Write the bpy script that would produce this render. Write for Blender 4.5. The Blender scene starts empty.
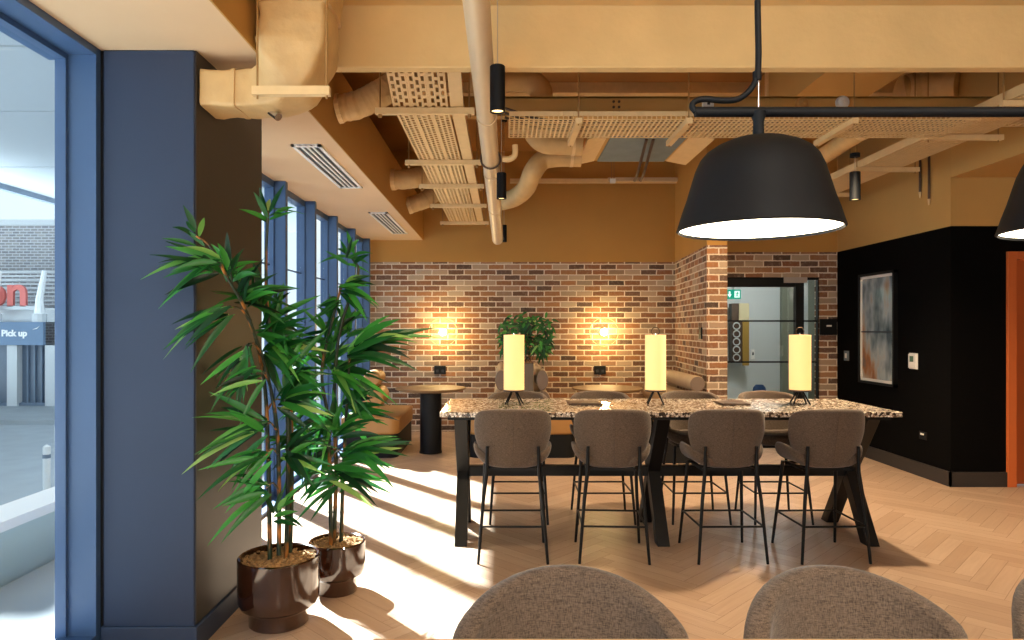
import bpy, math, random
from mathutils import Vector, Matrix, noise
R = math.radians
PI = math.pi
sc = bpy.context.scene
col = sc.collection
random.seed(7)
F, CX, CY, H = 683.0, 502.0, 329.0, 1.5

def P(px, py, Y):
    """photo pixel at depth Y -> world point"""
    return Vector(((px - CX) * Y / F, Y, H - (py - CY) * Y / F))

def S(hexs):
    hexs = hexs.lstrip('#')
    out = []
    for i in (0, 2, 4):
        c = int(hexs[i:i + 2], 16) / 255
        out.append(c / 12.92 if c <= .04045 else ((c + .055) / 1.055) ** 2.4)
    return (*out, 1.0)

# ------------------------------------------------------------------ mesh builder
OFF = {}

class MB:
    def __init__(s):
        s.v, s.f, s.tone, s.uv = [], [], [], []
    def add(s, vs, fs, tone=None, uv=None):
        b = len(s.v)
        s.v += [Vector(v) for v in vs]
        for k, f in enumerate(fs):
            s.f.append([b + i for i in f])
            s.tone.append(tone if tone is not None else .5)
            s.uv.append([uv[i] for i in f] if uv else None)
        return s
    def box(s, x0, x1, y0, y1, z0, z1, tone=None):
        vs = [(x, y, z) for z in (z0, z1) for y in (y0, y1) for x in (x0, x1)]
        fs = [(0, 2, 3, 1), (4, 5, 7, 6), (0, 1, 5, 4), (1, 3, 7, 5), (3, 2, 6, 7), (2, 0, 4, 6)]
        return s.add(vs, fs, tone)
    def cbox(s, c, d, M=None):
        x, y, z = d[0] / 2, d[1] / 2, d[2] / 2
        vs = [Vector((a, b, e)) for e in (-z, z) for b in (-y, y) for a in (-x, x)]
        if M is not None: vs = [M @ v for v in vs]
        vs = [v + Vector(c) for v in vs]
        fs = [(0, 2, 3, 1), (4, 5, 7, 6), (0, 1, 5, 4), (1, 3, 7, 5), (3, 2, 6, 7), (2, 0, 4, 6)]
        return s.add(vs, fs)
    def bar(s, a, b, w, h, up=(0, 0, 1)):
        a, b = Vector(a), Vector(b)
        d = (b - a).normalized(); u = Vector(up)
        sd = d.cross(u)
        if sd.length < 1e-4: sd = d.cross(Vector((0, 1, 0)))
        sd.normalize(); u = sd.cross(d).normalized()
        vs = []
        for p in (a, b):
            for (i, j) in ((-1, -1), (1, -1), (1, 1), (-1, 1)):
                vs.append(p + sd * (i * w / 2) + u * (j * h / 2))
        return s.add(vs, [(3, 2, 1, 0), (4, 5, 6, 7), (0, 1, 5, 4), (1, 2, 6, 5), (2, 3, 7, 6), (3, 0, 4, 7)])
    def tube(s, pts, r, n=10, caps=True, closed=False):
        pts = [Vector(p) for p in pts]
        m = len(pts)
        rs = r if isinstance(r, (list, tuple)) else [r] * m
        rings, up = [], None
        for i, p in enumerate(pts):
            if closed: t = pts[(i + 1) % m] - pts[i - 1]
            else: t = pts[min(i + 1, m - 1)] - pts[max(i - 1, 0)]
            t.normalize()
            if up is None:
                up = Vector((0, 0, 1)) if abs(t.z) < .9 else Vector((0, 1, 0))
            sd = t.cross(up).normalized(); up = sd.cross(t).normalized()
            rings.append([p + (sd * math.cos(2 * PI * k / n) + up * math.sin(2 * PI * k / n)) * rs[i] for k in range(n)])
        vs = [v for r_ in rings for v in r_]
        fs = []
        for i in range(m if closed else m - 1):
            j = (i + 1) % m
            for k in range(n):
                fs.append((i * n + k, i * n + (k + 1) % n, j * n + (k + 1) % n, j * n + k))
        if caps and not closed:
            fs.append(tuple(range(n - 1, -1, -1))); fs.append(tuple((m - 1) * n + k for k in range(n)))
        return s.add(vs, fs)
    def lathe(s, prof, c=(0, 0, 0), n=48, M=None):
        """prof: (r,z) from first to last; r=0 closes"""
        c = Vector(c); vs, fs, idx = [], [], []
        for (r, z) in prof:
            if r < 1e-6:
                idx.append([len(vs)]); vs.append(Vector((0, 0, z)))
            else:
                idx.append(list(range(len(vs), len(vs) + n)))
                vs += [Vector((r * math.cos(2 * PI * k / n), r * math.sin(2 * PI * k / n), z)) for k in range(n)]
        for a, b in zip(idx, idx[1:]):
            for k in range(n):
                k2 = (k + 1) % n
                if len(a) == 1 and len(b) == 1: continue
                if len(a) == 1: fs.append((a[0], b[k2], b[k]))
                elif len(b) == 1: fs.append((a[k], a[k2], b[0]))
                else: fs.append((a[k], a[k2], b[k2], b[k]))
        if M is not None: vs = [M @ v for v in vs]
        return s.add([v + c for v in vs], fs)
    def prism(s, poly, z0, z1, M=None):
        n = len(poly)
        vs = [Vector((x, y, z0)) for x, y in poly] + [Vector((x, y, z1)) for x, y in poly]
        if M is not None: vs = [M @ v for v in vs]
        fs = [tuple(range(n - 1, -1, -1)), tuple(range(n, 2 * n))] + [(k, (k + 1) % n, n + (k + 1) % n, n + k) for k in range(n)]
        return s.add(vs, fs)
    def loft(s, rings, caps=True):
        n = len(rings[0]); vs = [v for r_ in rings for v in r_]; fs = []
        for i in range(len(rings) - 1):
            for k in range(n):
                fs.append((i * n + k, i * n + (k + 1) % n, (i + 1) * n + (k + 1) % n, (i + 1) * n + k))
        if caps:
            fs.append(tuple(range(n - 1, -1, -1))); fs.append(tuple((len(rings) - 1) * n + k for k in range(n)))
        return s.add(vs, fs)
    def sphere(s, c, r, n=20, m=12, sq=(1, 1, 1)):
        prof = [(r * math.sin(PI * i / m), -r * math.cos(PI * i / m)) for i in range(m + 1)]
        prof[0] = (0, -r); prof[-1] = (0, r)
        return s.lathe(prof, c, n, Matrix.Diagonal(sq))
    def build(s, name, mat, parent=None, smooth=None, bevel=0, seg=2, subsurf=0, solid=0, solid_off=0):
        me = bpy.data.meshes.new(name)
        off = OFF.get(parent, Vector((0, 0, 0))) if parent else Vector((0, 0, 0))
        me.from_pydata([v - off for v in s.v], [], s.f)
        if any(t != .5 for t in s.tone):
            at = me.attributes.new('tone', 'FLOAT', 'FACE')
            at.data.foreach_set('value', s.tone)
        if any(u for u in s.uv):
            uvl = me.uv_layers.new(name='UVMap'); k = 0
            for u, f in zip(s.uv, s.f):
                for q in (u or [(0, 0)] * len(f)):
                    uvl.data[k].uv = q; k += 1
        me.update()
        o = bpy.data.objects.new(name, me); col.objects.link(o)
        if mat: me.materials.append(mat)
        if smooth is not None:
            me.shade_smooth()
            me.set_sharp_from_angle(angle=R(smooth))
        if parent: o.parent = parent
        OFF[o] = off
        if solid:
            m = o.modifiers.new('s', 'SOLIDIFY'); m.thickness = solid; m.offset = solid_off
        if bevel:
            m = o.modifiers.new('b', 'BEVEL'); m.width = bevel; m.segments = seg; m.limit_method = 'ANGLE'; m.angle_limit = R(40)
            if smooth is None:
                me.shade_smooth(); me.set_sharp_from_angle(angle=R(50))
        if subsurf:
            m = o.modifiers.new('u', 'SUBSURF'); m.levels = subsurf; m.render_levels = subsurf
            me.shade_smooth()
        return o

def tag(o, label=None, cat=None, group=None, kind=None):
    if label: o['label'] = label
    if cat: o['category'] = cat
    if group: o['group'] = group
    if kind: o['kind'] = kind
    return o

def thing(name, loc, label, cat, group=None):
    o = bpy.data.objects.new(name, None); col.objects.link(o)
    o.empty_display_size = .1
    o.location = loc; OFF[o] = Vector(loc)
    return tag(o, label, cat, group)

def struct(name, mb, mat, label, cat='wall', **k):
    return tag(mb.build(name, mat, **k), label, cat, None, 'structure')

def copy_tree(o, parent=None):
    c = o.copy(); col.objects.link(c)
    if parent: c.parent = parent
    for ch in list(o.children): copy_tree(ch, c)
    return c

def smooth_path(pts, n=8):
    """Catmull-Rom"""
    pts = [Vector(p) for p in pts]; q = [pts[0] * 2 - pts[1]] + pts + [pts[-1] * 2 - pts[-2]]
    out = []
    for i in range(1, len(q) - 2):
        for k in range(n):
            t = k / n; a, b, c, d = q[i - 1:i + 3]
            out.append(.5 * ((2 * b) + (c - a) * t + (2 * a - 5 * b + 4 * c - d) * t * t + (3 * b - a - 3 * c + d) * t ** 3))
    out.append(pts[-1])
    return out

# ------------------------------------------------------------------ materials
def nd(nt, t, **k):
    n = nt.nodes.new(t)
    for a, b in k.items(): setattr(n, a, b)
    return n

def mat(name, colr, rough=.5, metal=0, var=.0, vscale=4, bump=0, bscale=40, emit=None, estr=0, coat=0, spec=None, sheen=0):
    m = bpy.data.materials.new(name); m.use_nodes = True
    nt = m.node_tree; b = nt.nodes['Principled BSDF']; L = nt.links
    if isinstance(colr, str): colr = S(colr)
    b.inputs['Base Color'].default_value = colr
    b.inputs['Roughness'].default_value = rough; b.inputs['Metallic'].default_value = metal
    if coat: b.inputs['Coat Weight'].default_value = coat; b.inputs['Coat Roughness'].default_value = .08
    if spec is not None: b.inputs['Specular IOR Level'].default_value = spec
    if sheen: b.inputs['Sheen Weight'].default_value = sheen
    tc = nd(nt, 'ShaderNodeTexCoord')
    if var:
        n = nd(nt, 'ShaderNodeTexNoise'); n.inputs['Scale'].default_value = vscale; n.inputs['Detail'].default_value = 5
        L.new(tc.outputs['Object'], n.inputs['Vector'])
        r = nd(nt, 'ShaderNodeValToRGB')
        r.color_ramp.elements[0].position = .3; r.color_ramp.elements[1].position = .7
        r.color_ramp.elements[0].color = (*[c * (1 - var) for c in colr[:3]], 1)
        r.color_ramp.elements[1].color = (*[min(1, c * (1 + var)) for c in colr[:3]], 1)
        L.new(n.outputs['Fac'], r.inputs['Fac']); L.new(r.outputs['Color'], b.inputs['Base Color'])
    if bump:
        n = nd(nt, 'ShaderNodeTexNoise'); n.inputs['Scale'].default_value = bscale; n.inputs['Detail'].default_value = 4
        L.new(tc.outputs['Object'], n.inputs['Vector'])
        bp = nd(nt, 'ShaderNodeBump'); bp.inputs['Strength'].default_value = bump; bp.inputs['Distance'].default_value = .01
        L.new(n.outputs['Fac'], bp.inputs['Height']); L.new(bp.outputs['Normal'], b.inputs['Normal'])
    if emit is not None:
        b.inputs['Emission Color'].default_value = S(emit) if isinstance(emit, str) else emit
        b.inputs['Emission Strength'].default_value = estr
    return m

def math_n(nt, op, a, b=None, c=None):
    n = nd(nt, 'ShaderNodeMath', operation=op)
    for i, x in enumerate((a, b, c)):
        if x is None: continue
        if isinstance(x, (int, float)): n.inputs[i].default_value = x
        else: nt.links.new(x, n.inputs[i])
    return n.outputs[0]

def ramp_n(nt, fac, stops, interp='LINEAR'):
    r = nd(nt, 'ShaderNodeValToRGB'); r.color_ramp.interpolation = interp
    e = r.color_ramp.elements
    while len(e) < len(stops): e.new(.5)
    for x, (p, c) in zip(e, stops):
        x.position = p; x.color = S(c) if isinstance(c, str) else c
    nt.links.new(fac, r.inputs['Fac'])
    return r.outputs['Color']

def brick_mat(name, bw, bh, mort, stops, mortar_col):
    m = bpy.data.materials.new(name); m.use_nodes = True
    nt = m.node_tree; L = nt.links; b = nt.nodes['Principled BSDF']; b.inputs['Roughness'].default_value = .9
    tc = nd(nt, 'ShaderNodeTexCoord'); sx = nd(nt, 'ShaderNodeSeparateXYZ')
    # slight wobble of the bed joints
    wn = nd(nt, 'ShaderNodeTexNoise'); wn.inputs['Scale'].default_value = 9; wn.inputs['Detail'].default_value = 3
    L.new(tc.outputs['Object'], wn.inputs['Vector'])
    wv = nd(nt, 'ShaderNodeVectorMath', operation='MULTIPLY_ADD'); L.new(wn.outputs['Color'], wv.inputs[0])
    wv.inputs[1].default_value = (.012, .012, .012); L.new(tc.outputs['Object'], wv.inputs[2])
    L.new(wv.outputs[0], sx.inputs[0])
    u = math_n(nt, 'ADD', math_n(nt, 'ADD', sx.outputs[0], sx.outputs[1]), 50.0)
    zr = math_n(nt, 'DIVIDE', math_n(nt, 'ADD', sx.outputs[2], 1.0), bh)
    row = math_n(nt, 'FLOOR', zr)
    offs = math_n(nt, 'MULTIPLY', math_n(nt, 'MODULO', row, 2.0), .5)
    ub = math_n(nt, 'ADD', math_n(nt, 'DIVIDE', u, bw), offs)
    cell = math_n(nt, 'FLOOR', ub)
    fu = math_n(nt, 'FRACT', ub); fz = math_n(nt, 'FRACT', zr)
    du = math_n(nt, 'MULTIPLY', math_n(nt, 'MINIMUM', fu, math_n(nt, 'SUBTRACT', 1.0, fu)), bw)
    dz = math_n(nt, 'MULTIPLY', math_n(nt, 'MINIMUM', fz, math_n(nt, 'SUBTRACT', 1.0, fz)), bh)
    d = math_n(nt, 'MINIMUM', du, dz)
    en = nd(nt, 'ShaderNodeTexNoise'); en.inputs['Scale'].default_value = 60; L.new(tc.outputs['Object'], en.inputs['Vector'])
    d2 = math_n(nt, 'ADD', d, math_n(nt, 'MULTIPLY', math_n(nt, 'SUBTRACT', en.outputs['Fac'], .5), .011))
    mr = nd(nt, 'ShaderNodeMapRange'); L.new(d2, mr.inputs[0])
    mr.inputs[1].default_value = mort / 2 - .0015; mr.inputs[2].default_value = mort / 2 + .003
    cv = nd(nt, 'ShaderNodeCombineXYZ'); L.new(cell, cv.inputs[0]); L.new(row, cv.inputs[1])
    w = nd(nt, 'ShaderNodeTexWhiteNoise', noise_dimensions='2D'); L.new(cv.outputs[0], w.inputs['Vector'])
    c1 = ramp_n(nt, w.outputs['Value'], stops)
    # weathering inside each brick and a pale lime bloom
    bn = nd(nt, 'ShaderNodeTexNoise'); bn.inputs['Scale'].default_value = 22; bn.inputs['Detail'].default_value = 6; bn.inputs['Roughness'].default_value = .7
    L.new(tc.outputs['Object'], bn.inputs['Vector'])
    mx = nd(nt, 'ShaderNodeMix', data_type='RGBA'); 
    f = nd(nt, 'ShaderNodeMapRange'); L.new(bn.outputs['Fac'], f.inputs[0]); f.inputs[1].default_value = .5; f.inputs[2].default_value = .75; f.inputs[4].default_value = .55
    L.new(f.outputs[0], mx.inputs[0]); L.new(c1, mx.inputs[6]); mx.inputs[7].default_value = S('a89684')
    m2 = nd(nt, 'ShaderNodeMix', data_type='RGBA'); L.new(mr.outputs[0], m2.inputs[0]); m2.inputs[6].default_value = S(mortar_col); L.new(mx.outputs[2], m2.inputs[7])
    L.new(m2.outputs[2], b.inputs['Base Color'])
    bp = nd(nt, 'ShaderNodeBump'); bp.inputs['Strength'].default_value = .7; bp.inputs['Distance'].default_value = .012
    hh = math_n(nt, 'ADD', mr.outputs[0], math_n(nt, 'MULTIPLY', bn.outputs['Fac'], .4))
    L.new(hh, bp.inputs['Height']); L.new(bp.outputs['Normal'], b.inputs['Normal'])
    return m

def fabric_mat(name, c_lo, c_hi, scale=230):
    m = bpy.data.materials.new(name); m.use_nodes = True
    nt = m.node_tree; L = nt.links; b = nt.nodes['Principled BSDF']; b.inputs['Roughness'].default_value = .95
    b.inputs['Sheen Weight'].default_value = .25; b.inputs['Specular IOR Level'].default_value = .15
    tc = nd(nt, 'ShaderNodeTexCoord'); 
    def thread(sc_):
        mp = nd(nt, 'ShaderNodeMapping'); mp.inputs['Scale'].default_value = sc_; L.new(tc.outputs['Object'], mp.inputs[0])
        n = nd(nt, 'ShaderNodeTexNoise'); n.inputs['Scale'].default_value = 1; n.inputs['Detail'].default_value = 2; L.new(mp.outputs[0], n.inputs['Vector'])
        return n.outputs['Fac']
    wv = math_n(nt, 'ADD', math_n(nt, 'MULTIPLY', thread((scale * 2.2, scale * 1.5, scale * .35)), .5), math_n(nt, 'MULTIPLY', thread((scale * .35, scale * .35, scale * 2.2)), .5))
    L.new(ramp_n(nt, wv, [(.34, c_lo), (.66, c_hi)]), b.inputs['Base Color'])
    bp = nd(nt, 'ShaderNodeBump'); bp.inputs['Strength'].default_value = .5; bp.inputs['Distance'].default_value = .002
    L.new(wv, bp.inputs['Height']); L.new(bp.outputs['Normal'], b.inputs['Normal'])
    return m

def terrazzo_mat():
    m = bpy.data.materials.new('terrazzo'); m.use_nodes = True
    nt = m.node_tree; L = nt.links; b = nt.nodes['Principled BSDF']; b.inputs['Roughness'].default_value = .16
    tc = nd(nt, 'ShaderNodeTexCoord')
    v = nd(nt, 'ShaderNodeTexVoronoi'); v.inputs['Scale'].default_value = 62; L.new(tc.outputs['Object'], v.inputs['Vector'])
    s = nd(nt, 'ShaderNodeSeparateColor'); L.new(v.outputs['Color'], s.inputs[0])
    c = ramp_n(nt, s.outputs[0], [(0, '3a302a'), (.14, '5a4a3e'), (.28, 'bfae9b'), (.55, 'ddd0bf'), (.75, 'a08872'), (.88, 'f0e8dc')], 'CONSTANT')
    ve = nd(nt, 'ShaderNodeTexVoronoi', feature='DISTANCE_TO_EDGE'); ve.inputs['Scale'].default_value = 62; L.new(tc.outputs['Object'], ve.inputs['Vector'])
    mr = nd(nt, 'ShaderNodeMapRange'); L.new(ve.outputs[0], mr.inputs[0]); mr.inputs[1].default_value = .02; mr.inputs[2].default_value = .08
    mx = nd(nt, 'ShaderNodeMix', data_type='RGBA'); L.new(mr.outputs[0], mx.inputs[0]); mx.inputs[6].default_value = S('3c322b'); L.new(c, mx.inputs[7])
    L.new(mx.outputs[2], b.inputs['Base Color'])
    return m

def floor_mat():
    m = bpy.data.materials.new('oak_herringbone'); m.use_nodes = True
    nt = m.node_tree; L = nt.links; b = nt.nodes['Principled BSDF']; b.inputs['Roughness'].default_value = .38
    at = nd(nt, 'ShaderNodeAttribute', attribute_name='tone'); uv = nd(nt, 'ShaderNodeUVMap')
    mp = nd(nt, 'ShaderNodeMapping'); mp.inputs['Scale'].default_value = (1.6, 22, 1); L.new(uv.outputs[0], mp.inputs[0])
    n = nd(nt, 'ShaderNodeTexNoise'); n.inputs['Scale'].default_value = 2.2; n.inputs['Detail'].default_value = 6; n.inputs['Distortion'].default_value = .4
    L.new(mp.outputs[0], n.inputs['Vector'])
    f = math_n(nt, 'ADD', math_n(nt, 'MULTIPLY', at.outputs['Fac'], .32), math_n(nt, 'MULTIPLY', n.outputs['Fac'], .6))
    L.new(ramp_n(nt, f, [(.15, '9c7f68'), (.5, 'b0957e'), (.85, 'c2a993')]), b.inputs['Base Color'])
    rr = nd(nt, 'ShaderNodeMapRange'); L.new(n.outputs['Fac'], rr.inputs[0]); rr.inputs[3].default_value = .3; rr.inputs[4].default_value = .48; L.new(rr.outputs[0], b.inputs['Roughness'])
    bp = nd(nt, 'ShaderNodeBump'); bp.inputs['Strength'].default_value = .08; bp.inputs['Distance'].default_value = .003; L.new(n.outputs['Fac'], bp.inputs['Height']); L.new(bp.outputs['Normal'], b.inputs['Normal'])
    return m

def glass_mat(name, tint=(1, 1, 1, 1), fac=.06):
    m = bpy.data.materials.new(name); m.use_nodes = True
    nt = m.node_tree; L = nt.links; nt.nodes.remove(nt.nodes['Principled BSDF'])
    t = nd(nt, 'ShaderNodeBsdfTransparent'); t.inputs[0].default_value = tint
    g = nd(nt, 'ShaderNodeBsdfGlossy'); g.inputs['Roughness'].default_value = .02
    mx = nd(nt, 'ShaderNodeMixShader'); mx.inputs[0].default_value = fac
    if fac < 0:
        lw = nd(nt, 'ShaderNodeFresnel'); lw.inputs[0].default_value = 1.5; L.new(lw.outputs[0], mx.inputs[0])
    L.new(t.outputs[0], mx.inputs[1]); L.new(g.outputs[0], mx.inputs[2])
    L.new(mx.outputs[0], nt.nodes['Material Output'].inputs[0])
    return m

def leaf_mat():
    m = bpy.data.materials.new('palm_leaf'); m.use_nodes = True
    nt = m.node_tree; L = nt.links; b = nt.nodes['Principled BSDF']; b.inputs['Roughness'].default_value = .38
    at = nd(nt, 'ShaderNodeAttribute', attribute_name='tone')
    c = ramp_n(nt, at.outputs['Fac'], [(0, '072614'), (.4, '1a5e28'), (.8, '48a43e'), (1, 'a9c870')])
    L.new(c, b.inputs['Base Color'])
    tr = nd(nt, 'ShaderNodeBsdfTranslucent'); L.new(c, tr.inputs[0])
    mx = nd(nt, 'ShaderNodeMixShader'); mx.inputs[0].default_value = .35
    L.new(b.outputs[0], mx.inputs[1]); L.new(tr.outputs[0], mx.inputs[2]); L.new(mx.outputs[0], nt.nodes['Material Output'].inputs[0])
    return m

def cane_mat():
    m = bpy.data.materials.new('cane'); m.use_nodes = True
    nt = m.node_tree; L = nt.links; b = nt.nodes['Principled BSDF']; b.inputs['Roughness'].default_value = .45
    tc = nd(nt, 'ShaderNodeTexCoord'); n = nd(nt, 'ShaderNodeTexNoise'); n.inputs['Scale'].default_value = 7; n.inputs['Detail'].default_value = 3
    mp = nd(nt, 'ShaderNodeMapping'); mp.inputs['Scale'].default_value = (3, 3, 1); L.new(tc.outputs['Object'], mp.inputs[0]); L.new(mp.outputs[0], n.inputs['Vector'])
    L.new(ramp_n(nt, n.outputs['Fac'], [(.35, '16201a'), (.52, '27381f'), (.6, '8a5523'), (.68, 'b9772c')]), b.inputs['Base Color'])
    return m

M = {}
M['walls'] = mat('ochre_shaded_paint', 'b3843f', .78, var=.04, vscale=2, bump=.05, bscale=60)  # shade on the fascia and rear walls put into a darker ochre
M['soffit'] = mat('soffit_daylit_paint', 'cfb08a', .75, var=.03, vscale=2)  # window light on the underside put into a paler tone
M['paint'] = mat('ochre_paint', 'c29856', .75, var=.04, vscale=2, bump=.05, bscale=60)
M['slab'] = mat('slab_shade_paint', '9c6c34', .85, var=.1, vscale=2)  # darker ochre holds the shade among the ceiling services
M['conc'] = mat('painted_concrete', 'd8b880', .8, var=.07, vscale=3, bump=.25, bscale=25)
M['wrap'] = mat('painted_insulation', 'c6a26c', .6, var=.08, vscale=9, bump=.6, bscale=16)
M['traypaint'] = mat('painted_steel', 'dabb88', .5, var=.05, vscale=14)
M['pipe'] = mat('painted_pipe', 'cdb592', .38, var=.04, vscale=5)
M['navy'] = mat('navy_paint', '1f2e47', .6, var=.04, vscale=3, bump=.04, bscale=80)
M['navydark'] = mat('navy_skirting', '23324a', .5)
M['navymetal'] = mat('navy_frame', '3a5478', .4)
M['darkpanel'] = mat('dark_panel', '332f2b', .45, var=.08, vscale=3)
M['skirt'] = mat('skirting', '2f2b2b', .5)
M['blackwall'] = mat('black_panel', '060505', .9, var=.2, vscale=30, spec=.08)
M['black'] = mat('black_metal', '08090b', .5, spec=.3)
M['blackmatt'] = mat('black_matt', '0e1013', .6, spec=.3)
M['shadeblack'] = mat('lamp_black', '06090e', .6, spec=.2)
M['brick'] = brick_mat('brick', .235, .0785, .0145, [(0, '4c3c33'), (.14, '7a563f'), (.3, '8c6143'), (.45, 'a3714a'), (.58, '8f7a66'), (.7, 'b39f88'), (.84, '915f41'), (1, '594840')], 'd8c9b6')
M['fabric'] = fabric_mat('taupe_weave', '3d322a', '6e5f53')
M['tan'] = mat('tan_leather', 'a97c45', .5, var=.06, vscale=6, bump=.08, bscale=90)
M['taupe'] = mat('tan_leather_shaded', 'a08a70', .55, var=.05, vscale=6)  # tan rolls standing in shade, the shade put into this greyer colour
M['terrazzo'] = terrazzo_mat()
M['floor'] = floor_mat()
M['glass'] = glass_mat('clear_glass', (.93, .97, .97, 1), .05)
M['doorglass'] = glass_mat('door_glass', (.94, .97, .97, 1), .06)
M['globe'] = glass_mat('globe_glass', (1, 1, 1, 1), .045)
M['leaf'] = leaf_mat(); M['cane'] = cane_mat()
M['pot'] = mat('brown_glaze', '30160a', .1, var=.35, vscale=5, coat=1)
M['bark'] = mat('bark_chips', 'a07c50', .9, var=.4, vscale=60, bump=.8, bscale=70)
M['white'] = mat('white_plastic', 'e6e4df', .4)
M['grille'] = mat('grille_dark', '2c3038', .6)
M['lampglow'] = mat('lamp_diffuser', 'ffffff', .4, emit=(1, .86, .62, 1), estr=9)
M['downglow'] = mat('downlight_lens', 'ffffff', .4, emit=(1, .62, .22, 1), estr=2.4)
M['shadeglow'] = mat('paper_shade', 'e9d9a8', .8, emit=(1, .57, .17, 1), estr=.62)
M['bulb'] = mat('bulb_glow', 'ffffff', .4, emit=(1, .68, .27, 1), estr=220)
M['orange'] = mat('orange_paint', 'cf6a34', .5)
M['orange2'] = mat('orange_leaf', 'c25f2c', .5)
M['bluegrey'] = mat('galvanised_panel', '6f7f86', .7, metal=0, var=.1, vscale=6)
M['palewall'] = mat('pale_blue_wall', 'c4cacb', .8)
M['green'] = mat('green_grey_panel', '7c8071', .7)
M['pave'] = mat('pavement', '9aa0a4', .9, var=.08, vscale=1.5)
M['road'] = mat('road', 'a0a6ab', .9, var=.06, vscale=2)
M['extwhite'] = mat('ext_white', 'ced2d5', .8)
M['extcanopy'] = mat('ext_canopy', 'a4abb1', .8)
M['extgrey'] = mat('ext_shopfront', '69788a', .6, var=.15, vscale=1.5)
M['extglass'] = mat('ext_dark_glass', '5c6a7c', .3, var=.2, vscale=1)
M['signblue'] = mat('sign_blue_grey', '6d86a3', .6)
M['signwhite'] = mat('sign_white', 'f4f6f8', .6)
M['signred'] = mat('sign_red', 'e0786f', .6)
M['extbrick'] = brick_mat('ext_brick', .26, .1, .03, [(0, '8f8d8f'), (.4, 'a19c9b'), (.7, '86868c'), (1, 'b0abaa')], 'c6c8cb')
M['upstand'] = mat('upstand_panel', 'b9cbc9', .35)
M['exitgreen'] = mat('exit_green', '0b8f78', .5, emit='0b9a80', estr=.7)
M['exitwhite'] = mat('exit_white', 'f0fff8', .5, emit='e8fff6', estr=.9)
M['bluechair'] = mat('blue_shell', '274a78', .5)
M['rodp'] = mat('rod_paint', '9a7440', .55)
M['palewood'] = mat('pale_wood', 'c09a78', .45, var=.08, vscale=8)
M['wood'] = mat('dark_wood', '4a3626', .5, var=.2, vscale=12)
M['brownbox'] = mat('planter_brown', '5e5348', .6, var=.08, vscale=8)
M['chrome'] = mat('chrome', 'd0d0d0', .2, metal=1)
M['lcd'] = mat('lcd', '4c6b55', .3)
M['ochredisc'] = mat('ochre_disc', 'b98a4a', .6)

# ------------------------------------------------------------------ floor
def clip(poly, x0, x1, y0, y1):
    for ax, lim, sg in ((0, x0, 1), (0, x1, -1), (1, y0, 1), (1, y1, -1)):
        out = []
        for i in range(len(poly)):
            a, b = poly[i - 1], poly[i]
            da, db = sg * (a[ax] - lim), sg * (b[ax] - lim)
            if (da >= 0) != (db >= 0):
                t = da / (da - db); out.append(tuple(a[k] + (b[k] - a[k]) * t for k in range(4)))
            if db >= 0: out.append(b)
        poly = out
        if len(poly) < 3: return []
    return poly

fl = MB()
PLK, PW, G = .6, .1, .0007
rng = random.Random(3)
c45 = math.sqrt(.5)
for m_ in range(-16, 17):
    for k in range(-130, 131):
        ox, oy = k * PW + m_ * PLK, k * PW - m_ * PLK
        for kind in (0, 1):
            if kind == 0: rc = (ox, ox + PLK, oy, oy + PW)
            else: rc = (ox + PLK, ox + PLK + PW, oy + PW - PLK, oy + PW)
            cx_, cy_ = (rc[0] + rc[1]) / 2, (rc[2] + rc[3]) / 2
            wx, wy = (cx_ - cy_) * c45 + 2, (cx_ + cy_) * c45 + 3
            if not (-2.6 < wx < 6.6 and -4.6 < wy < 10.6): continue
            u0, v0 = rng.random() * 50, rng.random() * 50
            tone = rng.random()
            q = []
            for (a, b) in ((rc[0] + G, rc[2] + G), (rc[1] - G, rc[2] + G), (rc[1] - G, rc[3] - G), (rc[0] + G, rc[3] - G)):
                lu, lv = (a - rc[0], b - rc[2]) if kind == 0 else (b - rc[2], a - rc[0])
                q.append(((a - b) * c45 + 2, (a + b) * c45 + 3, u0 + lu, v0 + lv))
            q = clip(q, -2.03, 6, -4, 10)
            if q: fl.add([(p[0], p[1], 0) for p in q], [tuple(range(len(q)))], tone * .98, [(p[2], p[3]) for p in q])
fo = struct('floor', fl, M['floor'], 'pale oak herringbone plank floor', 'floor')
sb = MB().box(-2.03, 6, -4, 10.0, -.2, -.004)
sb.build('floor_bed', mat('floor_bed_dark', '5a4230', .8), fo)

# ------------------------------------------------------------------ room shell
BT = 2.48
struct('wall_back', MB().box(-2.05, 2.66, 10.0, 10.15, 0, BT), M['brick'], 'reclaimed brick wall behind the booth tables')
struct('wall_back_upper', MB().box(-2.05, 2.66, 9.99, 10.15, BT, 4.1), M['walls'], 'ochre painted wall above the brick at the back')
pp = [(2.39, 7.97), (2.63, 7.97), (2.63, 8.7), (2.62, 10.0), (2.53, 10.0)]
struct('wall_pier', MB().prism(pp, 0, BT), M['brick'], 'brick pier with a long return beside the glazed door')
struct('wall_pier_upper', MB().prism(pp, BT, 4.1), M['walls'], 'ochre painted wall above the brick pier')
wd = MB()
wd.box(2.63, 2.78, 8.7, 8.85, 0, 2.16); wd.box(4.05, 4.28, 8.7, 8.85, 0, 2.16); wd.box(2.63, 4.28, 8.7, 8.85, 2.16, BT)
struct('wall_door', wd, M['brick'], 'brick wall around the black framed glass door')
struct('wall_door_upper', MB().box(2.63, 4.28, 8.69, 8.85, BT, 4.1), M['walls'], 'ochre painted wall above the glass door')
struct('wall_black', MB().box(4.27, 4.4, 6.62, 8.7, 0, BT), M['blackwall'], 'matt black wall with framed picture')
struct('wall_black_return', MB().box(4.27, 4.797, 6.5, 6.62, 0, BT).box(4.797, 6, 6.5, 6.62, 2.236, BT), M['blackwall'], 'matt black wall return beside the orange doorway')
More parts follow.
